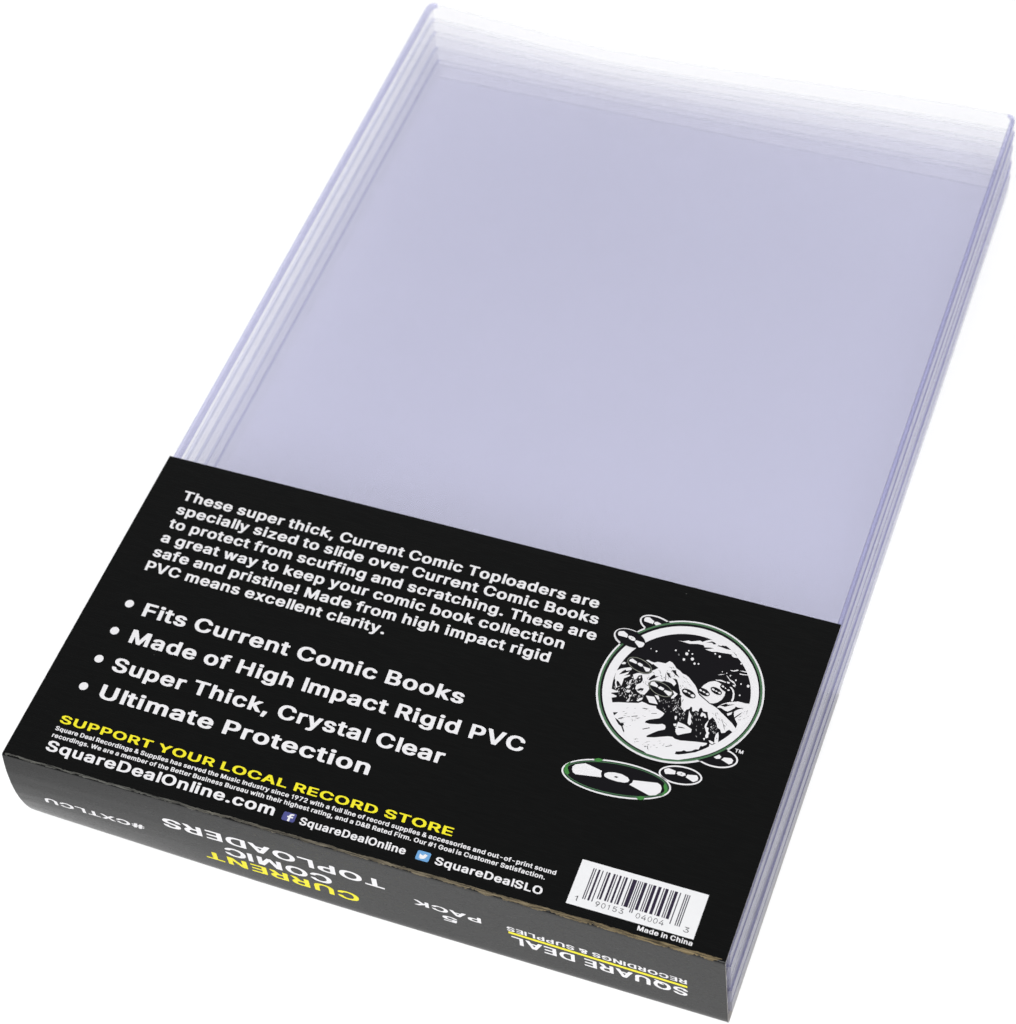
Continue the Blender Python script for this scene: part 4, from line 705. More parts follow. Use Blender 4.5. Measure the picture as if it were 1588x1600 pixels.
12 w S 6990,7313 7069,7312 7074,7270 7017,7270
12 w S 7149,7259 7217,7272 7242,7237 7197,7217
12 w S 6724,7429 6796,7478 6889,7502 6802,7457
12 w S 6996,6546 7036,6601 7099,6673 7217,6753 7433,6839 7618,6837 7750,6871 7842,6848 7881,6622 7810,6293 7685,6051 7594,6072 7595,6208 7528,6289 7479,6358 7536,6452 7462,6369 7408,6523 7476,6604 7604,6696 7418,6654 7357,6575 7272,6480 7198,6490 7086,6531 7031,6523 6990,6518
12 w S 7260,6425 7378,6505 7373,6426 7307,6363
12 w S 6218,5842 6399,5811 6593,5737 6602,5638 6451,5556 6334,5477 6288,5488 6238,5556 6215,5718
12 w S 7191,5657 7188,5758 7223,5853 7266,5749 7310,5544 7227,5518
12 w S 7075,5553 7114,5565 7222,5533 7185,5471 7120,5500
12 w S 6895,6087 6910,6109 6906,6006 6909,5905 6970,5891 6986,5794 7030,5766 7021,5704 7038,5626 6992,5594 6953,5649 6962,5736 6903,5835 6864,5891 6859,5974
12 w S 6927,5573 6976,5597 6972,5520
12 w S 6374,6229 6424,6159 6476,6108 6486,6008 6525,5953 6528,5852 6501,5826 6443,5876 6421,5988 6395,6116
12 w S 6681,6275 6773,6253 6828,6168 6794,6140 6755,6196 6706,6146 6671,6169
13 k S 5093,7230 5125,7266 5177,7239 5280,7192 5216,7119 5132,7066 5114,7166
13 k S 5154,6776 5180,6872 5226,6956 5256,6974 5291,6933 5367,6966 5293,6881 5206,6793
13 k S 5503,7131 5579,7120 5677,6994 5596,7021
13 k S 5610,7226 5715,7259 5750,7174 5851,7084 5738,7118
13 k S 5703,7002 5818,7004 5919,6844 6004,6646 5833,6730 5746,6824 5813,6793 5845,6873 5794,6944
13 k S 5629,6874 5722,6852 5795,6805 5807,6722 5685,6788
13 k S 4889,6832 4962,6873 5018,6768 4995,6639 4943,6622 4908,6507 4919,6650 4867,6720
13 k S 4966,6421 5055,6501 5126,6507 5128,6455 5078,6387 5099,6455 5018,6394
13 k S 5500,7095 5520,7067 5567,6907 5553,6885
13 k S 4631,5624 4748,5661 4685,5547
13 k S 4726,5492 4827,5447 4905,5387 4967,5415 4998,5365 4976,5324 5061,5199 5069,5151 5028,5188 4946,5306 4881,5328 4787,5417
13 k S 5257,5951 5329,5974 5428,5980 5323,5947
13 k S 5748,4996 5732,4957 5775,4870 5835,4839 5751,4879 5722,4954
13 k S 5642,4929 5704,4957 5674,4919
13 k S 4809,5501 4903,5565 4917,5544 4817,5478
13 k S 4978,5598 5052,5635 5057,5619
13 k S 5090,5650 5227,5714 5232,5699 5108,5639
13 k S 5451,5382 5606,5477 5625,5463 5482,5375
13 k S 6134,5077 6278,5157 6289,5146 6151,5069
13 k S 5520,5872 5648,5921 5653,5906 5536,5867
13 k S 6282,5368 6396,5455 6610,5624 6679,5402 6456,5356
13 k S 6419,4942 6423,5019 6475,5035 6549,5067 6592,5111 6667,5096 6778,5148 6842,5214 6920,5235 6940,5351 6983,5348 7059,5422 7064,5474 7120,5500 7133,5387 7022,5268 6867,5135 6625,5008 6501,4952
13 k S 6967,6178 7033,6148 7150,5999 7111,5986 7004,6105 6944,6137
13 k S 7156,6255 7241,6163 7368,5933 7319,6002 7250,6132
13 k S 6857,6579 6962,6655 7065,6739 7131,6709 7033,6609 6934,6561
13 k S 7038,6593 7177,6698 7213,6675 7380,6733 7248,6652 7167,6592
13 k S 7057,6531 7198,6490 7259,6475 7404,6607 7408,6685 7472,6663 7617,6700 7447,6604 7414,6525 7460,6352 7528,6289 7595,6208 7589,6088 7474,6187 7333,6278 7157,6392 6997,6495
13 k S 7468,6371 7571,6523 7599,6524 7484,6342
13 k S 6261,5707 6355,5725 6446,5707 6351,5694 6269,5681
13 k S 7223,5693 7249,5676 7248,5633
13 k S 7641,6597 7671,6615 7668,6602
13 k S 6176,8269 6298,8343 6359,8336 6429,8296 6365,8267 6311,8303
13 k S 6400,6806 6454,6780 6644,6668 6800,6580 6908,6554 6788,6571 6638,6640 6483,6725
13 k S 6849,8224 6982,8142 7030,8078 6980,8124
13 k S 6473,8247 6457,8251 6669,8318 6822,8242 6709,8233 6558,8253
13 k S 5504,7201 5510,7178 5523,7159 5517,7182
13 k S 5520,7306 5548,7290 5579,7288 5550,7304
13 k S 5104,6728 5110,6704 5127,6688 5121,6712
13 k S 5168,7027 5206,7013 5245,7011 5207,7026
13 k S 5817,7091 5838,7077 5861,7073 5840,7087
13 k S 5228,6910 5259,6872 5297,6843 5266,6882
13 k S 5582,7086 5604,7043 5633,7007 5611,7050
13 k S 5172,6639 5187,6622 5207,6616 5192,6634
13 k S 5603,7200 5624,7179 5649,7166 5628,7187
13 k S 5092,6679 5127,6648 5166,6624 5131,6656
13 k S 5937,6885 5950,6850 5970,6820 5957,6855
13 k S 5302,7127 5334,7114 5367,7111 5335,7125
13 k S 5097,6863 5114,6814 5142,6770 5124,6819
13 k S 5145,6635 5176,6620 5208,6614 5178,6629
13 k S 5329,7127 5362,7087 5401,7055 5368,7096
13 k S 5199,6873 5208,6841 5228,6815 5219,6847
13 k S 5753,7015 5768,7000 5787,7002 5772,7016
13 k S 5415,7007 5428,6969 5449,6937 5437,6975
13 k S 5224,6923 5243,6888 5268,6858 5249,6893
13 k S 5584,7325 5589,7301 5602,7281 5597,7305
13 k S 5183,6705 5215,6689 5248,6683 5216,6699
13 k S 5573,7311 5585,7282 5607,7260 5595,7290
13 k S 5579,7033 5598,6986 5626,6944 5607,6991
13 k S 5148,6752 5170,6714 5197,6680 5176,6719
13 k S 5580,7139 5596,7105 5622,7081 5606,7114
13 k S 5123,6853 5162,6837 5202,6836 5163,6852
13 k S 5483,6973 5503,6957 5526,6958 5506,6974
13 k S 5035,6712 5061,6676 5094,6650 5068,6685
13 k S 5353,7090 5366,7061 5389,7039 5375,7069
13 k S 5688,7072 5698,7052 5714,7039 5704,7059
13 k S 5603,7332 5625,7304 5653,7290 5632,7317
13 k S 5422,6926 5460,6909 5500,6907 5462,6924
13 k S 5971,6799 5983,6774 6003,6758 5991,6782
13 k S 5381,7000 5410,6986 5440,6986 5411,7001
13 k S 5701,7119 5722,7082 5752,7056 5732,7092
13 k S 5635,7055 5659,7039 5685,7033 5661,7049
13 k S 5186,6852 5199,6823 5218,6798 5205,6827
13 k S 5517,7082 5541,7068 5566,7063 5542,7077
13 k S 5120,6898 5135,6886 5152,6888 5137,6900
13 k S 5937,6849 5975,6820 6016,6800 5978,6828
13 k S 5924,7131 5957,7109 5994,7098 5960,7120
13 k S 6166,6946 6193,6926 6224,6915 6196,6935
13 k S 5969,6891 6003,6866 6041,6851 6007,6876
13 k S 6061,7039 6091,7001 6126,6969 6096,7007
13 k S 6132,6964 6150,6946 6172,6936 6154,6954
13 k S 5977,7120 6019,7089 6063,7066 6022,7097
13 k S 5972,6976 5984,6955 6002,6940 5990,6961
13 k S 6056,6836 6071,6817 6092,6809 6077,6828
13 k S 6077,6863 6115,6831 6156,6805 6118,6837
13 k S 5985,7024 6024,6995 6066,6976 6027,7004
13 k S 7033,6259 7061,6219 7094,6186 7067,6225
13 k S 7186,6238 7215,6209 7247,6186 7218,6215
13 k S 6990,6321 7022,6284 7058,6253 7026,6290
13 k S 7119,6138 7140,6118 7164,6110 7144,6129
13 k S 7296,6168 7335,6124 7378,6086 7339,6130
13 k S 7297,6099 7318,6063 7346,6036 7326,6071
13 k S 7248,6192 7271,6166 7299,6146 7275,6172
13 k S 7020,6384 7047,6351 7079,6325 7052,6359
13 k S 7098,6248 7139,6202 7187,6166 7145,6211
13 k S 6999,6321 7017,6295 7042,6279 7024,6305
13 k S 6986,6360 7006,6340 7031,6332 7011,6352
13 k S 7263,6115 7297,6070 7336,6029 7302,6075
13 k S 6924,6331 6947,6310 6974,6299 6951,6320
13 k S 7266,6102 7291,6071 7322,6049 7297,6079
13 k S 5078,5878 5107,5893 5132,5914 5103,5899
13 k S 4892,5528 4936,5549 4976,5578 4932,5557
13 k S 5856,5023 5882,5028 5907,5040 5880,5035
13 k S 5176,5643 5211,5662 5241,5689 5206,5670
13 k S 5347,5014 5388,5038 5425,5069 5384,5044
13 k S 5438,5920 5466,5926 5492,5940 5463,5934
13 k S 5703,4987 5735,5002 5763,5025 5731,5010
13 k S 5061,5319 5084,5327 5105,5340 5082,5333
13 k S 4855,5487 4883,5500 4905,5524 4877,5510
13 k S 4940,5410 4976,5421 5010,5438 4974,5427
13 k S 5106,5563 5138,5568 5167,5580 5136,5575
13 k S 5689,5086 5726,5093 5761,5105 5724,5098
13 k S 5915,5154 5958,5173 5999,5199 5955,5180
13 k S 5413,5073 5434,5073 5452,5083 5431,5083
13 k S 6052,5068 6081,5084 6106,5108 6076,5092
13 k S 6059,5112 6086,5127 6108,5152 6080,5136
13 k S 5432,4997 5469,5010 5502,5031 5465,5019
13 k S 5182,5561 5207,5565 5230,5577 5204,5574
13 k S 5789,4942 5816,4951 5839,4968 5813,4958
13 k S 4907,5668 4946,5686 4979,5714 4940,5696
13 k S 5252,5640 5286,5657 5316,5682 5282,5665
13 k S 5112,5750 5133,5753 5152,5764 5131,5761
13 k S 5973,5108 5996,5123 6015,5145 5991,5130
13 k S 4981,5319 5012,5329 5039,5347 5009,5336
13 k S 5412,4977 5439,4992 5463,5012 5436,4997
13 k S 4905,5831 4931,5848 4954,5869 4928,5853
13 k S 5134,5522 5158,5528 5178,5544 5154,5538
13 k S 5338,5908 5377,5934 5411,5967 5372,5941
13 k S 5355,5037 5394,5062 5427,5096 5388,5071
13 k S 5589,4960 5612,4967 5633,4980 5609,4973
13 k S 5635,5031 5676,5056 5711,5090 5670,5065
13 k S 5661,4906 5704,4930 5743,4959 5700,4936
13 k S 6201,5160 6241,5167 6279,5180 6239,5173
13 k S 4902,5400 4924,5409 4942,5425 4921,5416
13 k S 4892,5608 4933,5618 4971,5637 4930,5627
13 k S 5338,5747 5357,5757 5373,5772 5354,5762
13 k S 5382,4968 5405,4973 5423,4989 5400,4983
13 k S 5379,5727 5407,5735 5433,5750 5404,5742
13 k S 5132,5379 5150,5386 5162,5401 5144,5394
13 k S 5239,5632 5256,5640 5268,5657 5251,5648
13 k S 5931,4975 5956,4979 5977,4993 5952,4990
13 k S 5207,5603 5251,5625 5291,5655 5247,5633
13 k S 4838,5707 4873,5717 4905,5738 4869,5727
13 k S 5831,5021 5864,5025 5896,5036 5862,5033
13 k S 7621,6519 7653,6548 7681,6582 7649,6553
13 k S 7744,6457 7773,6490 7797,6528 7768,6495
13 k S 7578,6311 7595,6332 7603,6360 7586,6339
13 k S 7567,6640 7590,6657 7607,6683 7584,6666
13 k S 7701,6577 7717,6622 7723,6670 7707,6626
13 k S 7601,6307 7627,6343 7646,6385 7620,6349
13 k S 7562,6392 7600,6433 7631,6482 7593,6441
13 k S 7679,6385 7705,6412 7726,6444 7700,6418
13 k S 7717,6536 7728,6564 7732,6595 7721,6567
13 k S 7567,6511 7602,6542 7632,6580 7597,6549
14 w S 7263,6417 7378,6505 7373,6426 7307,6363
15 w S 4701,6389 4740,6489 4803,6474 4785,6399
15 w S 4732,6295 4756,6355 4840,6364 4834,6293 4784,6268
15 w S 4839,6191 4905,6255 4910,6196 4869,6166
15 w S 5064,6124 5122,6211 5195,6252 5189,6181 5113,6105
15 w S 4865,6113 4899,6141 4904,6039 4839,6018
15 w S 4725,6623 4775,6691 4777,6553 4743,6524
15 w S 4385,6551 4430,6547 4437,6462 4505,6345 4471,6317 4404,6452
15 w S 5995,6110 6037,6226 6060,6199 6020,6101
15 w S 6065,6544 6094,6588 6137,6498 6129,6410 6208,6297 6218,6198 6154,6263 6142,6345
15 w S 5442,6399 5530,6418 5584,6340 5555,6297
15 w S 4904,6785 4952,6817 4946,6745
15 w S 6091,5968 6134,5990 6157,5938 6151,5868 6115,5891
15 w S 6125,5749 6194,5779 6213,5718 6157,5692
15 w S 6178,5673 6223,5687 6220,5652
15 w S 6217,5617 6309,5663 6327,5585 6304,5476 6272,5533 6238,5573
15 w S 6163,6076 6196,6087 6190,6059
15 w S 5856,7810 5857,7782 5843,7759 5821,7752 5797,7763 5782,7787 5780,7816 5794,7838 5816,7845 5840,7835
15 w S 5834,7627 5835,7602 5823,7583 5804,7577 5783,7586 5770,7607 5769,7631 5781,7650 5800,7657 5820,7648
15 w S 6035,7703 6036,7673 6022,7650 5998,7643 5974,7653 5958,7679 5957,7708 5971,7731 5994,7739 6019,7728
15 w S 6113,7587 6114,7566 6104,7550 6088,7545 6071,7553 6060,7570 6059,7590 6069,7606 6085,7611 6102,7604
15 w S 6201,7606 6202,7590 6194,7578 6182,7575 6170,7580 6161,7593 6161,7608 6168,7620 6180,7624 6193,7618
15 w S 5854,7907 5855,7894 5849,7884 5838,7880 5827,7885 5820,7896 5819,7910 5825,7920 5836,7923 5847,7918
15 w S 5969,7843 5970,7828 5963,7817 5951,7813 5940,7819 5932,7831 5931,7845 5938,7856 5949,7860 5961,7855
15 w S 5660,7726 5661,7712 5654,7702 5644,7699 5633,7704 5626,7715 5625,7728 5631,7739 5642,7742 5653,7737
15 w S 6505,8017 6505,8001 6498,7989 6486,7985 6473,7991 6465,8004 6465,8020 6472,8031 6484,8035 6497,8030
15 w S 6641,7971 6642,7950 6632,7933 6615,7928 6598,7936 6586,7954 6585,7976 6595,7992 6613,7998 6630,7990
15 w S 7194,7924 7194,7910 7187,7899 7176,7895 7164,7900 7157,7912 7156,7927 7163,7938 7174,7941 7186,7936
15 w S 7363,7350 7364,7336 7357,7325 7346,7321 7334,7326 7327,7338 7326,7352 7333,7363 7344,7367 7356,7362
15 w S 7559,7346 7560,7320 7548,7301 7527,7295 7507,7304 7494,7325 7493,7350 7505,7370 7525,7376 7546,7367
15 w S 7427,7024 7428,7009 7420,6997 7408,6994 7396,6999 7388,7012 7388,7027 7395,7038 7407,7042 7419,7037
15 w S 7047,7505 7048,7491 7041,7480 7030,7476 7018,7482 7011,7494 7010,7508 7017,7519 7028,7522 7040,7517
15 w S 6935,7548 6935,7538 6931,7530 6922,7528 6914,7531 6909,7540 6908,7550 6913,7558 6921,7561 6930,7557
15 w S 6817,7555 6817,7545 6813,7538 6805,7536 6798,7539 6793,7547 6793,7556 6797,7563 6804,7566 6812,7562
15 w S 7213,7418 7213,7402 7205,7390 7192,7385 7179,7391 7171,7405 7170,7421 7178,7434 7191,7438 7204,7432
15 w S 5103,7657 5104,7641 5097,7629 5085,7625 5072,7631 5064,7644 5063,7659 5070,7671 5082,7675 5095,7670
15 w S 5551,7824 5552,7808 5544,7795 5531,7791 5518,7797 5509,7811 5508,7827 5516,7840 5529,7844 5542,7838
15 w S 5661,7726 5662,7711 5655,7699 5642,7695 5630,7701 5621,7714 5621,7729 5628,7741 5640,7745 5653,7739
15 w S 4941,7685 4941,7676 4937,7669 4929,7667 4922,7670 4917,7678 4916,7687 4921,7694 4928,7696 4936,7693
15 w S 4973,6284 4946,6253 4936,6209 4963,6240
15 w S 4895,6117 4880,6077 4877,6033 4892,6073
15 w S 4735,6580 4728,6547 4732,6511 4739,6545
15 w S 5150,6333 5166,6294 5192,6261 5176,6301
15 w S 4784,6692 4809,6655 4843,6629 4818,6666
15 w S 4897,6647 4867,6631 4852,6597 4883,6612
15 w S 4627,6592 4631,6571 4647,6559 4643,6580
15 w S 4782,6767 4769,6745 4769,6716 4782,6738
15 w S 4680,6369 4665,6357 4670,6335 4685,6346
15 w S 4745,6749 4752,6724 4773,6714 4766,6740
15 w S 4677,6170 4645,6146 4624,6109 4656,6133
15 w S 4721,6349 4704,6337 4705,6314 4722,6325
15 w S 5077,6241 5102,6202 5136,6172 5110,6211
15 w S 4738,6289 4714,6279 4707,6251 4730,6261
15 w S 4796,6540 4797,6517 4810,6496 4808,6520
15 w S 4616,6186 4598,6179 4587,6161 4605,6168
15 w S 4690,6579 4677,6540 4680,6496 4693,6535
15 w S 4862,6185 4875,6145 4904,6118 4891,6158
15 w S 4953,6242 4966,6213 4988,6192 4975,6221
15 w S 4912,6070 4883,6041 4867,5999 4896,6029
15 w S 4853,6250 4847,6224 4856,6198 4863,6223
15 w S 4559,6411 4523,6392 4500,6356 4535,6375
15 w S 4761,6511 4768,6484 4791,6470 4783,6497
15 w S 5089,6295 5070,6266 5069,6227 5089,6257
15 w S 4748,6243 4751,6209 4771,6182 4768,6215
15 w S 4926,6588 4898,6572 4882,6540 4910,6557
15 w S 4667,6251 4662,6209 4674,6167 4680,6208
15 w S 4982,6276 4960,6261 4957,6232 4978,6247
15 w S 5150,6367 5115,6346 5092,6311 5126,6331
15 w S 4780,6650 4752,6620 4738,6578 4766,6608
15 w S 5006,6296 4990,6282 4992,6257 5008,6272
15 w S 4902,6324 4898,6288 4913,6252 4917,6289
15 w S 4946,6280 4955,6258 4974,6248 4965,6270
15 w S 4867,6639 4852,6608 4849,6572 4863,6603
15 w S 4717,6576 4725,6555 4744,6544 4735,6565
15 w S 4462,6334 4461,6297 4477,6263 4478,6300
15 w S 4420,6359 4425,6329 4441,6303 4436,6333
15 w S 4521,6292 4520,6256 4539,6224 4540,6261
15 w S 5065,6378 5061,6355 5074,6336 5078,6358
15 w S 4982,6110 4955,6095 4938,6066 4965,6081
15 w S 4547,6268 4535,6250 4541,6227 4553,6244
15 w S 4686,6596 4695,6548 4717,6505 4709,6553
15 w S 4848,6585 4822,6573 4807,6546 4833,6558
15 w S 4757,6545 4750,6524 4760,6503 4767,6523
15 w S 4742,6544 4720,6512 4709,6473 4730,6505
15 w S 4809,6569 4780,6548 4761,6515 4790,6536
15 w S 4891,6457 4875,6427 4878,6390 4894,6419
15 w S 4669,6339 4668,6311 4683,6287 4684,6315
15 w S 4767,6498 4750,6470 4744,6436 4761,6464
15 w S 4648,6385 4617,6362 4599,6324 4630,6348
15 w S 4787,6346 4769,6318 4767,6281 4785,6310
15 w S 4801,6143 4804,6115 4825,6096 4821,6125
15 w S 4924,6511 4928,6468 4952,6432 4947,6474
15 w S 4551,6346 4542,6316 4548,6282 4557,6313
15 w S 4590,6260 4576,6249 4573,6229 4587,6240
15 w S 5111,6274 5098,6262 5103,6241 5116,6254
15 w S 4868,6751 4849,6740 4846,6714 4864,6726
15 w S 5171,6363 5177,6335 5199,6319 5194,6347
15 w S 4581,6249 4576,6226 4588,6205 4593,6227
15 w S 5055,6207 5065,6177 5087,6156 5077,6186
15 w S 4899,6430 4878,6416 4866,6392 4887,6406
15 w S 4882,6694 4866,6666 4871,6631 4887,6659
15 w S 4866,6344 4873,6310 4891,6280 4885,6315
15 w S 4984,6448 4991,6422 5010,6406 5003,6432
15 w S 4923,6686 4906,6655 4901,6619 4917,6649
15 w S 4823,6727 4837,6692 4862,6667 4847,6701
15 w S 4725,6170 4747,6137 4777,6112 4755,6146
15 w S 4855,6649 4874,6604 4907,6571 4888,6616
15 w S 4968,6725 4957,6701 4959,6672 4970,6696
15 w S 4710,6295 4711,6265 4725,6238 4723,6268
15 w S 6066,6235 6050,6219 6046,6194 6062,6210
15 w S 5884,6221 5874,6192 5875,6160 5885,6189
15 w S 6064,6325 6054,6316 6054,6301 6064,6309
15 w S 6082,6265 6078,6240 6083,6214 6087,6239
15 w S 5776,6289 5764,6280 5759,6263 5772,6273
15 w S 5696,6356 5688,6343 5695,6327 5703,6340
15 w S 5985,6213 5980,6177 5983,6140 5988,6176
15 w S 5917,6405 5905,6378 5900,6347 5913,6374
15 w S 5750,6334 5743,6315 5749,6293 5756,6313
15 w S 5906,6482 5907,6451 5921,6423 5921,6454
15 w S 5929,6308 5918,6302 5912,6289 5923,6295
15 w S 5976,6356 5982,6328 6001,6307 5995,6336
15 w S 5833,6334 5833,6316 5845,6305 5845,6323
15 w S 5561,6318 5569,6295 5583,6276 5575,6299
15 w S 5705,6259 5704,6244 5711,6229 5712,6245
15 w S 6054,6510 6046,6488 6050,6464 6058,6486
15 w S 5590,6290 5594,6262 5611,6240 5607,6268
15 w S 5963,6078 5962,6063 5971,6051 5973,6066
15 w S 5857,6226 5853,6197 5862,6168 5866,6197
15 w S 6042,6443 6038,6409 6042,6375 6047,6408
15 w S 5603,6302 5611,6268 5631,6241 5623,6275
15 w S 5577,6324 5582,6299 5598,6279 5593,6304
15 w S 5656,6316 5652,6299 5659,6283 5663,6299
15 w S 5802,6106 5792,6074 5793,6037 5804,6070
15 w S 6005,6275 5999,6242 6006,6207 6012,6240
15 w S 5932,6413 5919,6397 5913,6375 5926,6391
15 w S 5755,6119 5751,6103 5761,6088 5764,6104
15 w S 5855,6042 5836,6026 5823,6002 5843,6018
15 w S 5791,6312 5787,6297 5795,6284 5799,6298
15 w S 6056,6197 6063,6170 6078,6147 6071,6174
15 w S 6192,6269 6187,6235 6192,6199 6197,6234
15 w S 6105,6251 6115,6216 6139,6190 6128,6225
15 w S 6243,5903 6242,5884 6255,5870 6256,5889
15 w S 6162,6225 6158,6200 6165,6175 6168,6200
15 w S 6015,6376 6018,6351 6033,6331 6031,6357
15 w S 6019,6284 6040,6248 6071,6225 6050,6260
15 w S 6255,6152 6259,6132 6275,6122 6271,6142
15 w S 5965,6447 5969,6409 5983,6372 5979,6411
15 w S 6257,6001 6264,5965 6280,5933 6274,5969
15 w S 6061,6301 6076,6283 6096,6277 6081,6295
15 w S 6159,6084 6174,6046 6202,6017 6186,6055
15 w S 6292,6124 6293,6094 6308,6068 6307,6098
15 w S 6120,6138 6122,6109 6135,6083 6132,6112
15 w S 6116,6151 6117,6118 6129,6085 6128,6119
15 w S 6250,6133 6242,6097 6248,6058 6256,6095
15 w S 6279,6078 6280,6057 6293,6040 6292,6062
15 w S 6039,6415 6043,6376 6062,6341 6058,6380
15 w S 6130,6284 6150,6258 6178,6244 6157,6270
15 w S 6178,6301 6174,6281 6180,6261 6184,6281
15 w S 6106,6103 6100,6084 6108,6065 6114,6084
15 w S 6307,5995 6306,5969 6318,5945 6318,5971
15 w S 6222,5944 6231,5922 6248,5910 6240,5932
15 w S 5927,6415 5935,6385 5951,6359 5944,6389
15 w S 6070,6126 6074,6093 6090,6064 6087,6097
15 w S 6018,6193 6017,6154 6027,6114 6028,6154
15 w S 6270,6140 6264,6121 6271,6099 6278,6119
15 w S 6770,5951 6779,5931 6794,5916 6785,5936
15 w S 6501,6119 6501,6098 6512,6082 6512,6102
15 w S 6821,5720 6822,5683 6836,5648 6835,5685
15 w S 6844,5857 6843,5838 6848,5820 6850,5839
15 w S 6498,6085 6506,6056 6524,6032 6516,6062
15 w S 6670,5866 6673,5846 6686,5831 6683,5851
15 w S 6685,5788 6696,5744 6718,5706 6707,5749
15 w S 6693,6076 6706,6049 6726,6028 6713,6055
15 w S 6603,6060 6611,6024 6630,5993 6621,6029
15 w S 6651,6076 6666,6037 6688,6003 6674,6042
15 w S 6537,5936 6552,5903 6573,5875 6558,5907
15 w S 6525,6197 6538,6153 6560,6114 6547,6158
15 w S 6745,5592 6755,5567 6775,5550 6764,5575
15 w S 6534,6246 6545,6218 6564,6195 6553,6223
15 w S 6577,6245 6596,6205 6623,6170 6604,6210
15 w S 6573,6219 6590,6177 6616,6142 6599,6184
15 w S 7101,5848 7107,5823 7125,5806 7119,5831
15 w S 7141,5905 7149,5893 7161,5894 7154,5906
15 w S 7127,5823 7124,5792 7131,5760 7134,5791
15 w S 7018,5968 7029,5948 7046,5936 7035,5956
15 w S 7010,5945 7023,5928 7042,5924 7029,5942
15 w S 6994,6050 6989,6019 6991,5986 6996,6017
15 w S 7008,5967 7023,5943 7044,5927 7029,5951
15 w S 7024,5876 7031,5856 7046,5843 7039,5863
15 w S 7039,5914 7051,5892 7070,5880 7059,5902
15 w S 7018,5935 7014,5922 7023,5911 7027,5924
15 w S 7077,5962 7083,5933 7095,5906 7090,5936
15 w S 7045,6001 7058,5987 7075,5985 7062,5999
15 w S 7175,5808 7183,5785 7201,5770 7193,5793
15 w S 7001,5955 7000,5931 7009,5909 7010,5932
15 w S 7139,5830 7151,5813 7168,5807 7157,5824
15 w S 7026,6119 7039,6104 7056,6098 7043,6112
15 w S 7085,5834 7081,5816 7091,5799 7095,5818
15 w S 7113,6010 7113,5992 7123,5977 7122,5995
15 w S 7153,5940 7161,5928 7174,5929 7166,5942
15 w S 7127,5810 7145,5794 7166,5787 7148,5803
16 k F 5167,7040 5159,7008 5140,6979 5112,6954 5075,6935 5031,6921 4980,6914 4924,6913 4865,6918 4805,6930 4745,6948 4687,6971 4634,6999 4586,7031 4545,7066 4512,7103 4489,7140 4476,7177 4474,7213 4482,7246 4500,7275 4528,7300 4565,7319 4610,7333 4661,7340 4718,7341 4777,7335 4837,7323 4897,7305 4955,7281 5008,7253 5056,7221 5097,7186 5129,7150 5152,7112 5164,7076
16 k F 5852,6534 5844,6502 5826,6473 5799,6449 5764,6429 5721,6415 5673,6407 5620,6406 5564,6411 5507,6422 5450,6439 5396,6461 5345,6488 5300,6519 5261,6553 5231,6588 5209,6625 5197,6661 5195,6696 5203,6729 5221,6758 5248,6783 5283,6802 5326,6816 5375,6824 5428,6826 5484,6821 5541,6809 5598,6792 5653,6770 5703,6743 5748,6712 5787,6678 5817,6642 5838,6605 5850,6569
16 k F 6402,6642 6397,6625 6386,6610 6370,6598 6350,6589 6325,6583 6297,6580 6267,6581 6235,6586 6202,6593 6170,6604 6139,6618 6111,6634 6086,6652 6064,6671 6047,6691 6036,6711 6029,6731 6029,6750 6034,6767 6044,6781 6060,6794 6081,6803 6105,6809 6133,6811 6164,6810 6196,6806 6228,6798 6261,6787 6292,6773 6320,6757 6345,6739 6367,6720 6383,6700 6395,6680 6401,6660
16 k F 6711,6800 6707,6784 6697,6770 6684,6759 6666,6750 6645,6744 6621,6741 6596,6741 6568,6745 6541,6751 6513,6761 6487,6773 6463,6787 6442,6803 6424,6820 6409,6838 6400,6857 6395,6875 6394,6892 6399,6908 6408,6921 6422,6933 6439,6942 6460,6948 6484,6951 6510,6950 6537,6947 6565,6940 6593,6931 6619,6919 6643,6905 6664,6888 6682,6871 6696,6853 6706,6835 6711,6817
16 k F 6981,6924 6977,6909 6968,6897 6955,6886 6939,6878 6919,6873 6896,6871 6871,6871 6845,6875 6819,6881 6793,6890 6768,6902 6745,6915 6724,6930 6707,6946 6693,6963 6684,6980 6679,6997 6679,7012 6683,7027 6692,7039 6705,7050 6722,7058 6742,7063 6764,7065 6789,7065 6815,7061 6842,7055 6868,7046 6893,7034 6916,7021 6936,7006 6953,6990 6967,6973 6976,6956 6981,6940
16 k F 7157,7064 7153,7050 7145,7038 7133,7028 7117,7021 7099,7016 7078,7013 7055,7014 7031,7017 7006,7023 6982,7031 6959,7042 6938,7054 6919,7069 6903,7084 6890,7100 6882,7116 6877,7131 6877,7146 6881,7160 6889,7172 6901,7182 6917,7189 6935,7195 6956,7197 6979,7196 7004,7193 7028,7187 7052,7179 7075,7168 7097,7156 7116,7141 7132,7126 7144,7110 7153,7094 7157,7079
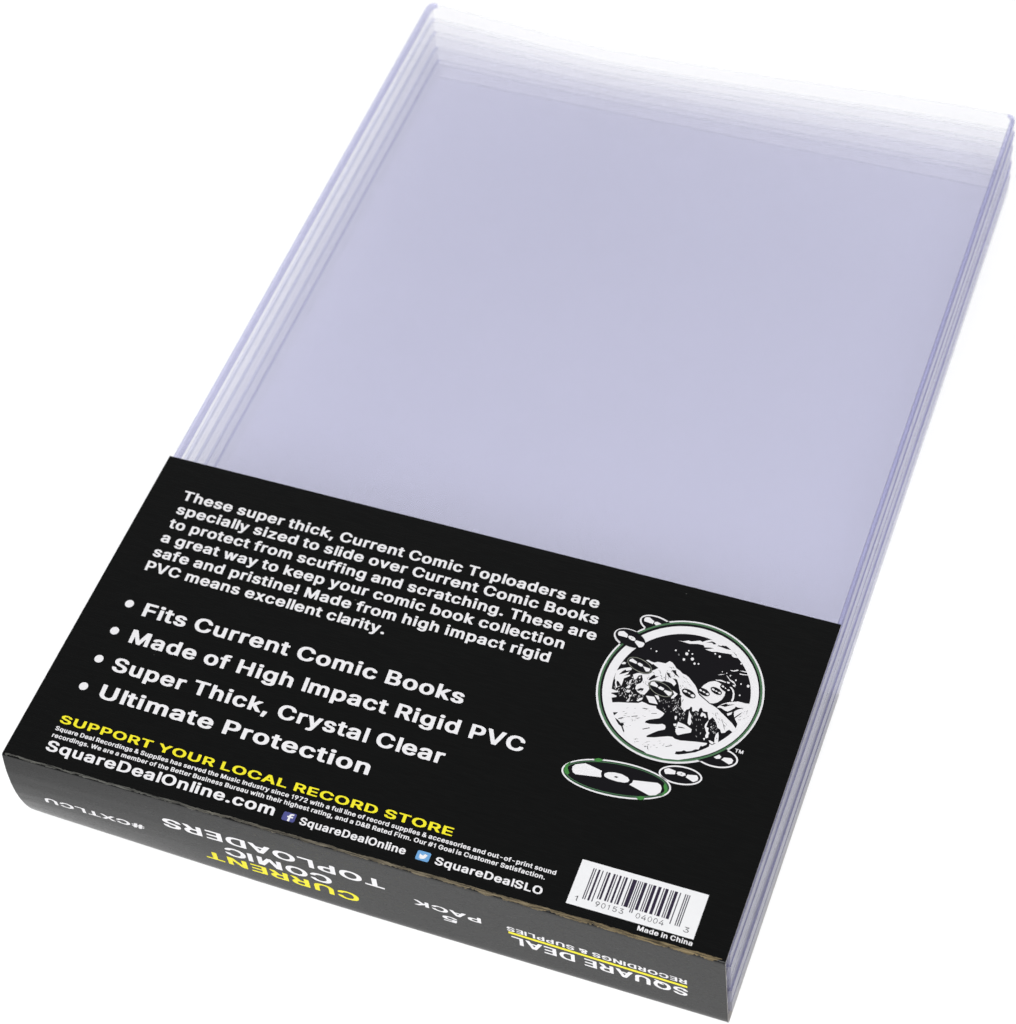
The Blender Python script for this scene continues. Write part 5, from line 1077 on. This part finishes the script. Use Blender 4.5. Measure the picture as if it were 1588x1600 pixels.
17 k F 4748,7728 4750,7746 4751,7765 4749,7784 4744,7803 4737,7822 4728,7841 4716,7860 4702,7879 4686,7898 4668,7916 4648,7933 4626,7950 4602,7966 4577,7981 4551,7995 4523,8008 4494,8019 4464,8030 4433,8039 4402,8047 4371,8054 4340,8059 4308,8062 4277,8064 4246,8065 4216,8064 4187,8062 4159,8058 4132,8052 4106,8045 4082,8037 4059,8028 4038,8017 4020,8005 4003,7992 3988,7977 3976,7962 3966,7946 3958,7929 3952,7912 3950,7894 3949,7875 3951,7856 3956,7837 3963,7818 3972,7799 3984,7780 3998,7761 4014,7742 4032,7724 4052,7707 4074,7690 4098,7674 4123,7659 4149,7645 4177,7632 4206,7621 4236,7610 4267,7601 4298,7593 4329,7586 4360,7581 4392,7578 4423,7576 4454,7575 4484,7576 4513,7578 4541,7582 4568,7588 4594,7595 4618,7603 4641,7612 4662,7623 4680,7635 4697,7648 4712,7663 4724,7678 4734,7694 4742,7711
17 s F 5153,7044 5145,7014 5127,6987 5101,6965 5065,6948 5023,6936 4974,6929 4920,6929 4864,6935 4806,6946 4749,6963 4693,6985 4642,7012 4596,7041 4557,7074 4525,7108 4503,7142 4490,7177 4488,7209 4495,7239 4513,7266 4540,7289 4575,7306 4618,7318 4667,7324 4721,7324 4778,7319 4836,7307 4894,7290 4949,7267 5000,7241 5046,7211 5085,7179 5116,7145 5138,7110 5150,7076
17 s F 5838,6538 5830,6508 5813,6482 5788,6459 5754,6442 5713,6429 5667,6423 5616,6422 5563,6427 5508,6437 5454,6454 5402,6475 5353,6500 5310,6529 5273,6560 5244,6593 5223,6627 5211,6661 5209,6693 5216,6723 5233,6749 5259,6772 5293,6789 5334,6802 5380,6809 5431,6809 5485,6804 5540,6793 5594,6777 5647,6756 5695,6731 5738,6702 5775,6670 5804,6637 5824,6603 5836,6570
18 k F 5140,7047 5133,7019 5116,6995 5090,6975 5056,6959 5015,6949 4969,6943 4917,6944 4863,6950 4807,6961 4752,6977 4699,6998 4649,7023 4605,7050 4567,7081 4537,7112 4515,7144 4503,7176 4501,7206 4508,7234 4525,7258 4550,7278 4584,7294 4626,7305 4673,7310 4724,7310 4779,7304 4835,7292 4890,7276 4943,7255 4993,7230 5037,7202 5075,7172 5104,7140 5126,7108 5138,7077
18 k F 5825,6541 5818,6514 5802,6490 5777,6469 5745,6453 5706,6442 5662,6437 5613,6436 5562,6441 5509,6452 5457,6467 5407,6487 5360,6511 5319,6538 5283,6567 5255,6598 5235,6629 5224,6660 5222,6690 5229,6717 5245,6741 5269,6762 5302,6778 5341,6789 5386,6795 5434,6795 5486,6790 5539,6779 5591,6764 5641,6744 5688,6720 5729,6693 5764,6663 5792,6633 5812,6601 5823,6570
19 w F 4011,7859 4008,7919 4035,7953 4126,7982 4258,7915 4266,7816 4042,7817
19 w F 4503,7809 4718,7795 4737,7750 4728,7686 4692,7644 4631,7625 4481,7751
19 w F 4278,7850 4293,7886 4356,7900 4439,7875 4483,7833 4479,7781 4424,7769 4331,7795
19 w F 4530,7167 4541,7223 4594,7263 4733,7195 4730,7136
19 w F 4903,7121 5106,7102 5102,7022 5026,6989
19 w F 4750,7165 4797,7198 4888,7165 4904,7117 4860,7095 4779,7122
19 w F 5239,6655 5246,6736 5314,6774 5435,6691 5433,6630
19 w F 5632,6615 5816,6604 5819,6527 5770,6477 5619,6567
19 w F 5450,6644 5501,6686 5598,6656 5613,6609 5569,6586 5485,6603
19 w F 6062,6716 6083,6766 6142,6759 6177,6718 6134,6696
19 w F 6264,6668 6325,6704 6379,6670 6367,6614 6308,6621
19 w F 6179,6710 6209,6728 6259,6709 6240,6677
19 w F 6422,6865 6449,6904 6502,6873 6492,6835
19 w F 6604,6819 6667,6847 6697,6796 6652,6779
19 w F 6509,6849 6546,6869 6597,6842 6569,6816
19 w F 6705,6980 6729,7019 6788,6989 6778,6951
19 w F 6872,6947 6931,6965 6965,6924 6927,6909
19 w F 6789,6963 6819,6982 6868,6963 6840,6937
19 w F 6909,7131 6938,7175 6986,7138 6967,7106
19 w F 7068,7078 7118,7102 7139,7066 7097,7053
19 w F 6993,7115 7018,7126 7047,7101 7022,7089
20 s F 4355,7839 4378,7856 4404,7844 4378,7820"""

BOLD = parse_font(BOLD_DATA)
LIGHT = parse_font(LIGHT_DATA)

p = Print()
for i, (t, x1) in enumerate((("These super thick, Current Comic Toploaders are", 32.8), ("specially sized to slide over Current Comic Books", 34.2),
        ("to protect from scuffing and scratching. These are", 35.3), ("a great way to keep your comic book collection", 28.5),
        ("safe and pristine! Made from high impact rigid", 26.4), ("PVC means excellent clarity.", -15.8))):
    top_line(p, t, -82.5 if i else -82.9, x1, (85.3, 80.6, 75.8, 71.0, 66.1, 61.4)[i], 3.08, dy=-0.006)
p.build("paragraph_text", band)
p = Print()
for t, x0, x1, y in (("Fits Current Comic Books", -77.0, 10.4, 47.9), ("Made of High Impact Rigid PVC", -76.7, 29.1, 39.4),
                 ("Super Thick, Crystal Clear", -77.2, 11.9, 30.3), ("Ultimate Protection", -76.7, -4.1, 21.9)):
    top_line(p, t, x0, x1, y, 4.1, dy=-0.006)
for x, y in ((-81.5, 50.4), (-81.5, 41.6), (-81.55, 32.6), (-81.6, 23.9)):
    poly(p, [(x + 1.16 * math.cos(a * math.pi / 14), y + 1.16 * math.sin(a * math.pi / 14)) for a in range(28)], M_WHITE, 1)
p.build("bullet_list", band)
p = Print(); top_line(p, "SUPPORT YOUR LOCAL RECORD STORE", -82.7, 21.2, 12.35, 2.28, M_YELLOW, dy=-0.005); p.build("yellow_headline", band)
p = Print()
top_line(p, "Square Deal Recordings & Supplies has served the Music Industry since 1972 with a full line of record supplies & accessories and out-of-print sound", -82.7, 47.9, 10.05, 1.2, dy=-0.0035)
top_line(p, "recordings. We are a member of the Better Business Bureau with their highest rating, and a D&B Rated Firm. Our #1 Goal is Customer Satisfaction.", -82.6, 45.9, 8.0, 1.2, dy=-0.0025)
p.build("fine_print", band)
p = Print(); top_line(p, "SquareDealOnline.com", -82.5, -21.5, 4.05, 2.95); p.build("web_address", band)
p = Print(); top_line(p, "SquareDealOnline", -14.7, 12.4, 3.8, 2.05); p.build("account_name", band)
p = Print(); top_line(p, "SquareDealSLO", 19.9, 46.5, 3.65, 2.05); p.build("account_name", band)

def rounded(x0, y0, x1, y1, r):
    out = []
    for cx, cy_, a0 in ((x1 - r, y0 + r, -90), (x1 - r, y1 - r, 0), (x0 + r, y1 - r, 90), (x0 + r, y0 + r, 180)):
        for i in range(6):
            a = math.radians(a0 + 18 * i); out.append((cx + r * math.cos(a), cy_ + r * math.sin(a)))
    return out
p = Print()
poly(p, rounded(-19.3, 3.75, -16.0, 6.1, 0.4), M_BLUE, 1)
poly(p, [(-17.75, 3.78), (-17.2, 3.78), (-17.2, 4.75), (-16.65, 4.75), (-16.6, 5.15), (-17.2, 5.15), (-17.18, 5.4), (-17.05, 5.5), (-16.6, 5.5),
         (-16.6, 5.88), (-17.2, 5.88), (-17.55, 5.75), (-17.74, 5.5), (-17.75, 5.15), (-18.1, 5.15), (-18.1, 4.75), (-17.75, 4.75)], M_WHITE, 2)
p.build("social_icon", band)
p = Print()
poly(p, rounded(15.05, 3.55, 18.4, 6.08, 0.45), M_SKY, 1)
poly(p, [(15.75, 4.2), (16.1, 4.18), (15.95, 4.35), (15.75, 4.5), (15.95, 4.55), (15.72, 4.8), (15.9, 4.85), (15.75, 5.05), (15.85, 5.3), (16.2, 5.05), (16.7, 4.95),
         (16.75, 5.25), (17.05, 5.42), (17.35, 5.35), (17.7, 5.4), (17.55, 5.2), (17.75, 5.1), (17.55, 5.0), (17.45, 4.6), (17.2, 4.25), (16.8, 4.03), (16.3, 4.0)], M_WHITE, 2)
p.build("social_icon", band)

# record logo: ring, scene and flying records as nested printed shapes
logo = {}
for line in LOGO_DATA.strip().split("\n"):
    lv, ink, code, *pts = line.split()
    logo.setdefault(code, []).append((int(lv), ink, [tuple(int(v) / 100.0 for v in q.split(",")) for q in pts]))
for code, name in (('R', "logo_ring"), ('S', "logo_scene"), ('F', "flying_records")):
    p = Print()
    for lv, ink, pts in logo[code]: poly(p, pts, INK[ink], lv)
    p.build(name, band)
p = Print(); top_line(p, "TM", 77.55, 79.6, 54.4, 1.0); p.build("trademark_text", band)

# barcode
p = Print(); rect(p, 52.55, 3.5, 83.25, 15.55, M_LABEL, 1); label = p.build("barcode_label", band)
LC = ["0001101", "0011001", "0010011", "0111101", "0100011", "0110001", "0101111", "0111011", "0110111", "0001011"]
digits = "190153040043"
mod = (79.27 - 55.76) / 95
bits = []
for i, d in enumerate(digits):
    if i == 0: bits += [(c, 1) for c in "101"]
    if i == 6: bits += [(c, 1) for c in "01010"]
    code = LC[int(d)] if i < 6 else "".join('1' if c == '0' else '0' for c in LC[int(d)])
    bits += [(c, 1 if i in (0, 11) else 0) for c in code]
bits += [(c, 1) for c in "101"]
p = Print(); i = 0
while i < len(bits):
    if bits[i][0] == '1':
        j = i
        while j < len(bits) and bits[j][0] == '1': j += 1
        rect(p, 55.76 + i * mod, 5.65 if bits[i][1] else 6.7, 55.76 + j * mod, 14.1, M_BAR, 2)
        i = j
    else: i += 1
p.build("barcode_bars", label)
p = Print()
for t, x0, x1 in (("1", 54.05, 54.75), ("90153", 59.1, 65.9), ("04004", 68.9, 75.6), ("3", 80.35, 81.6)):
    top_line(p, t, x0, x1, 4.72, 1.35, M_DIGIT, LIGHT, 'l', 2, lean=0, track=0.12)
p.build("barcode_digits", label)
p = Print(); top_line(p, "Made in China", 70.3, 83.4, 1.85, 1.25); p.build("origin_text", band)

# lettering on the front face, upside down as the band lies
p = Print(); front_line(p, "#CXTLCU", -56.4, -83.5, 14.4, 2.4, tilt=0.02); p.build("item_code", band)
p = Print()
front_line(p, "TOPLOADERS", 7.6, -50.3, 20.7, 3.9, tilt=0.01)
front_line(p, "COMIC", -6.7, -34.8, 15.0, 3.9, tilt=0.01)
p.build("spine_title", band)
p = Print(); front_line(p, "CURRENT", -0.2, -40.9, 9.9, 3.8, M_YELLOW, tilt=0.01); p.build("spine_title", band)
p = Print(); front_line(p, "PACK", 31.9, 14.9, 16.3, 2.4); front_line(p, "5", 25.6, 21.8, 12.6, 2.4); p.build("pack_count", band)
p = Print()
front_line(p, "SQUARE DEAL", 82.9, 39.3, 11.2, 3.5, tilt=0.024)
front_line(p, "RECORDINGS & SUPPLIES", 82.7, 38.4, 15.7, 2.0, tilt=0.016)
xs = [82.8 - 44.1 * i / 8 for i in range(9)]
pts = [(x, 12.05 + (82.8 - x) * 0.026) for x in xs] + [(x, 13.0 + (82.8 - x) * 0.026) for x in reversed(xs)]
poly(p, pts, M_YELLOW, 2, front)
p.build("shop_wordmark", band)
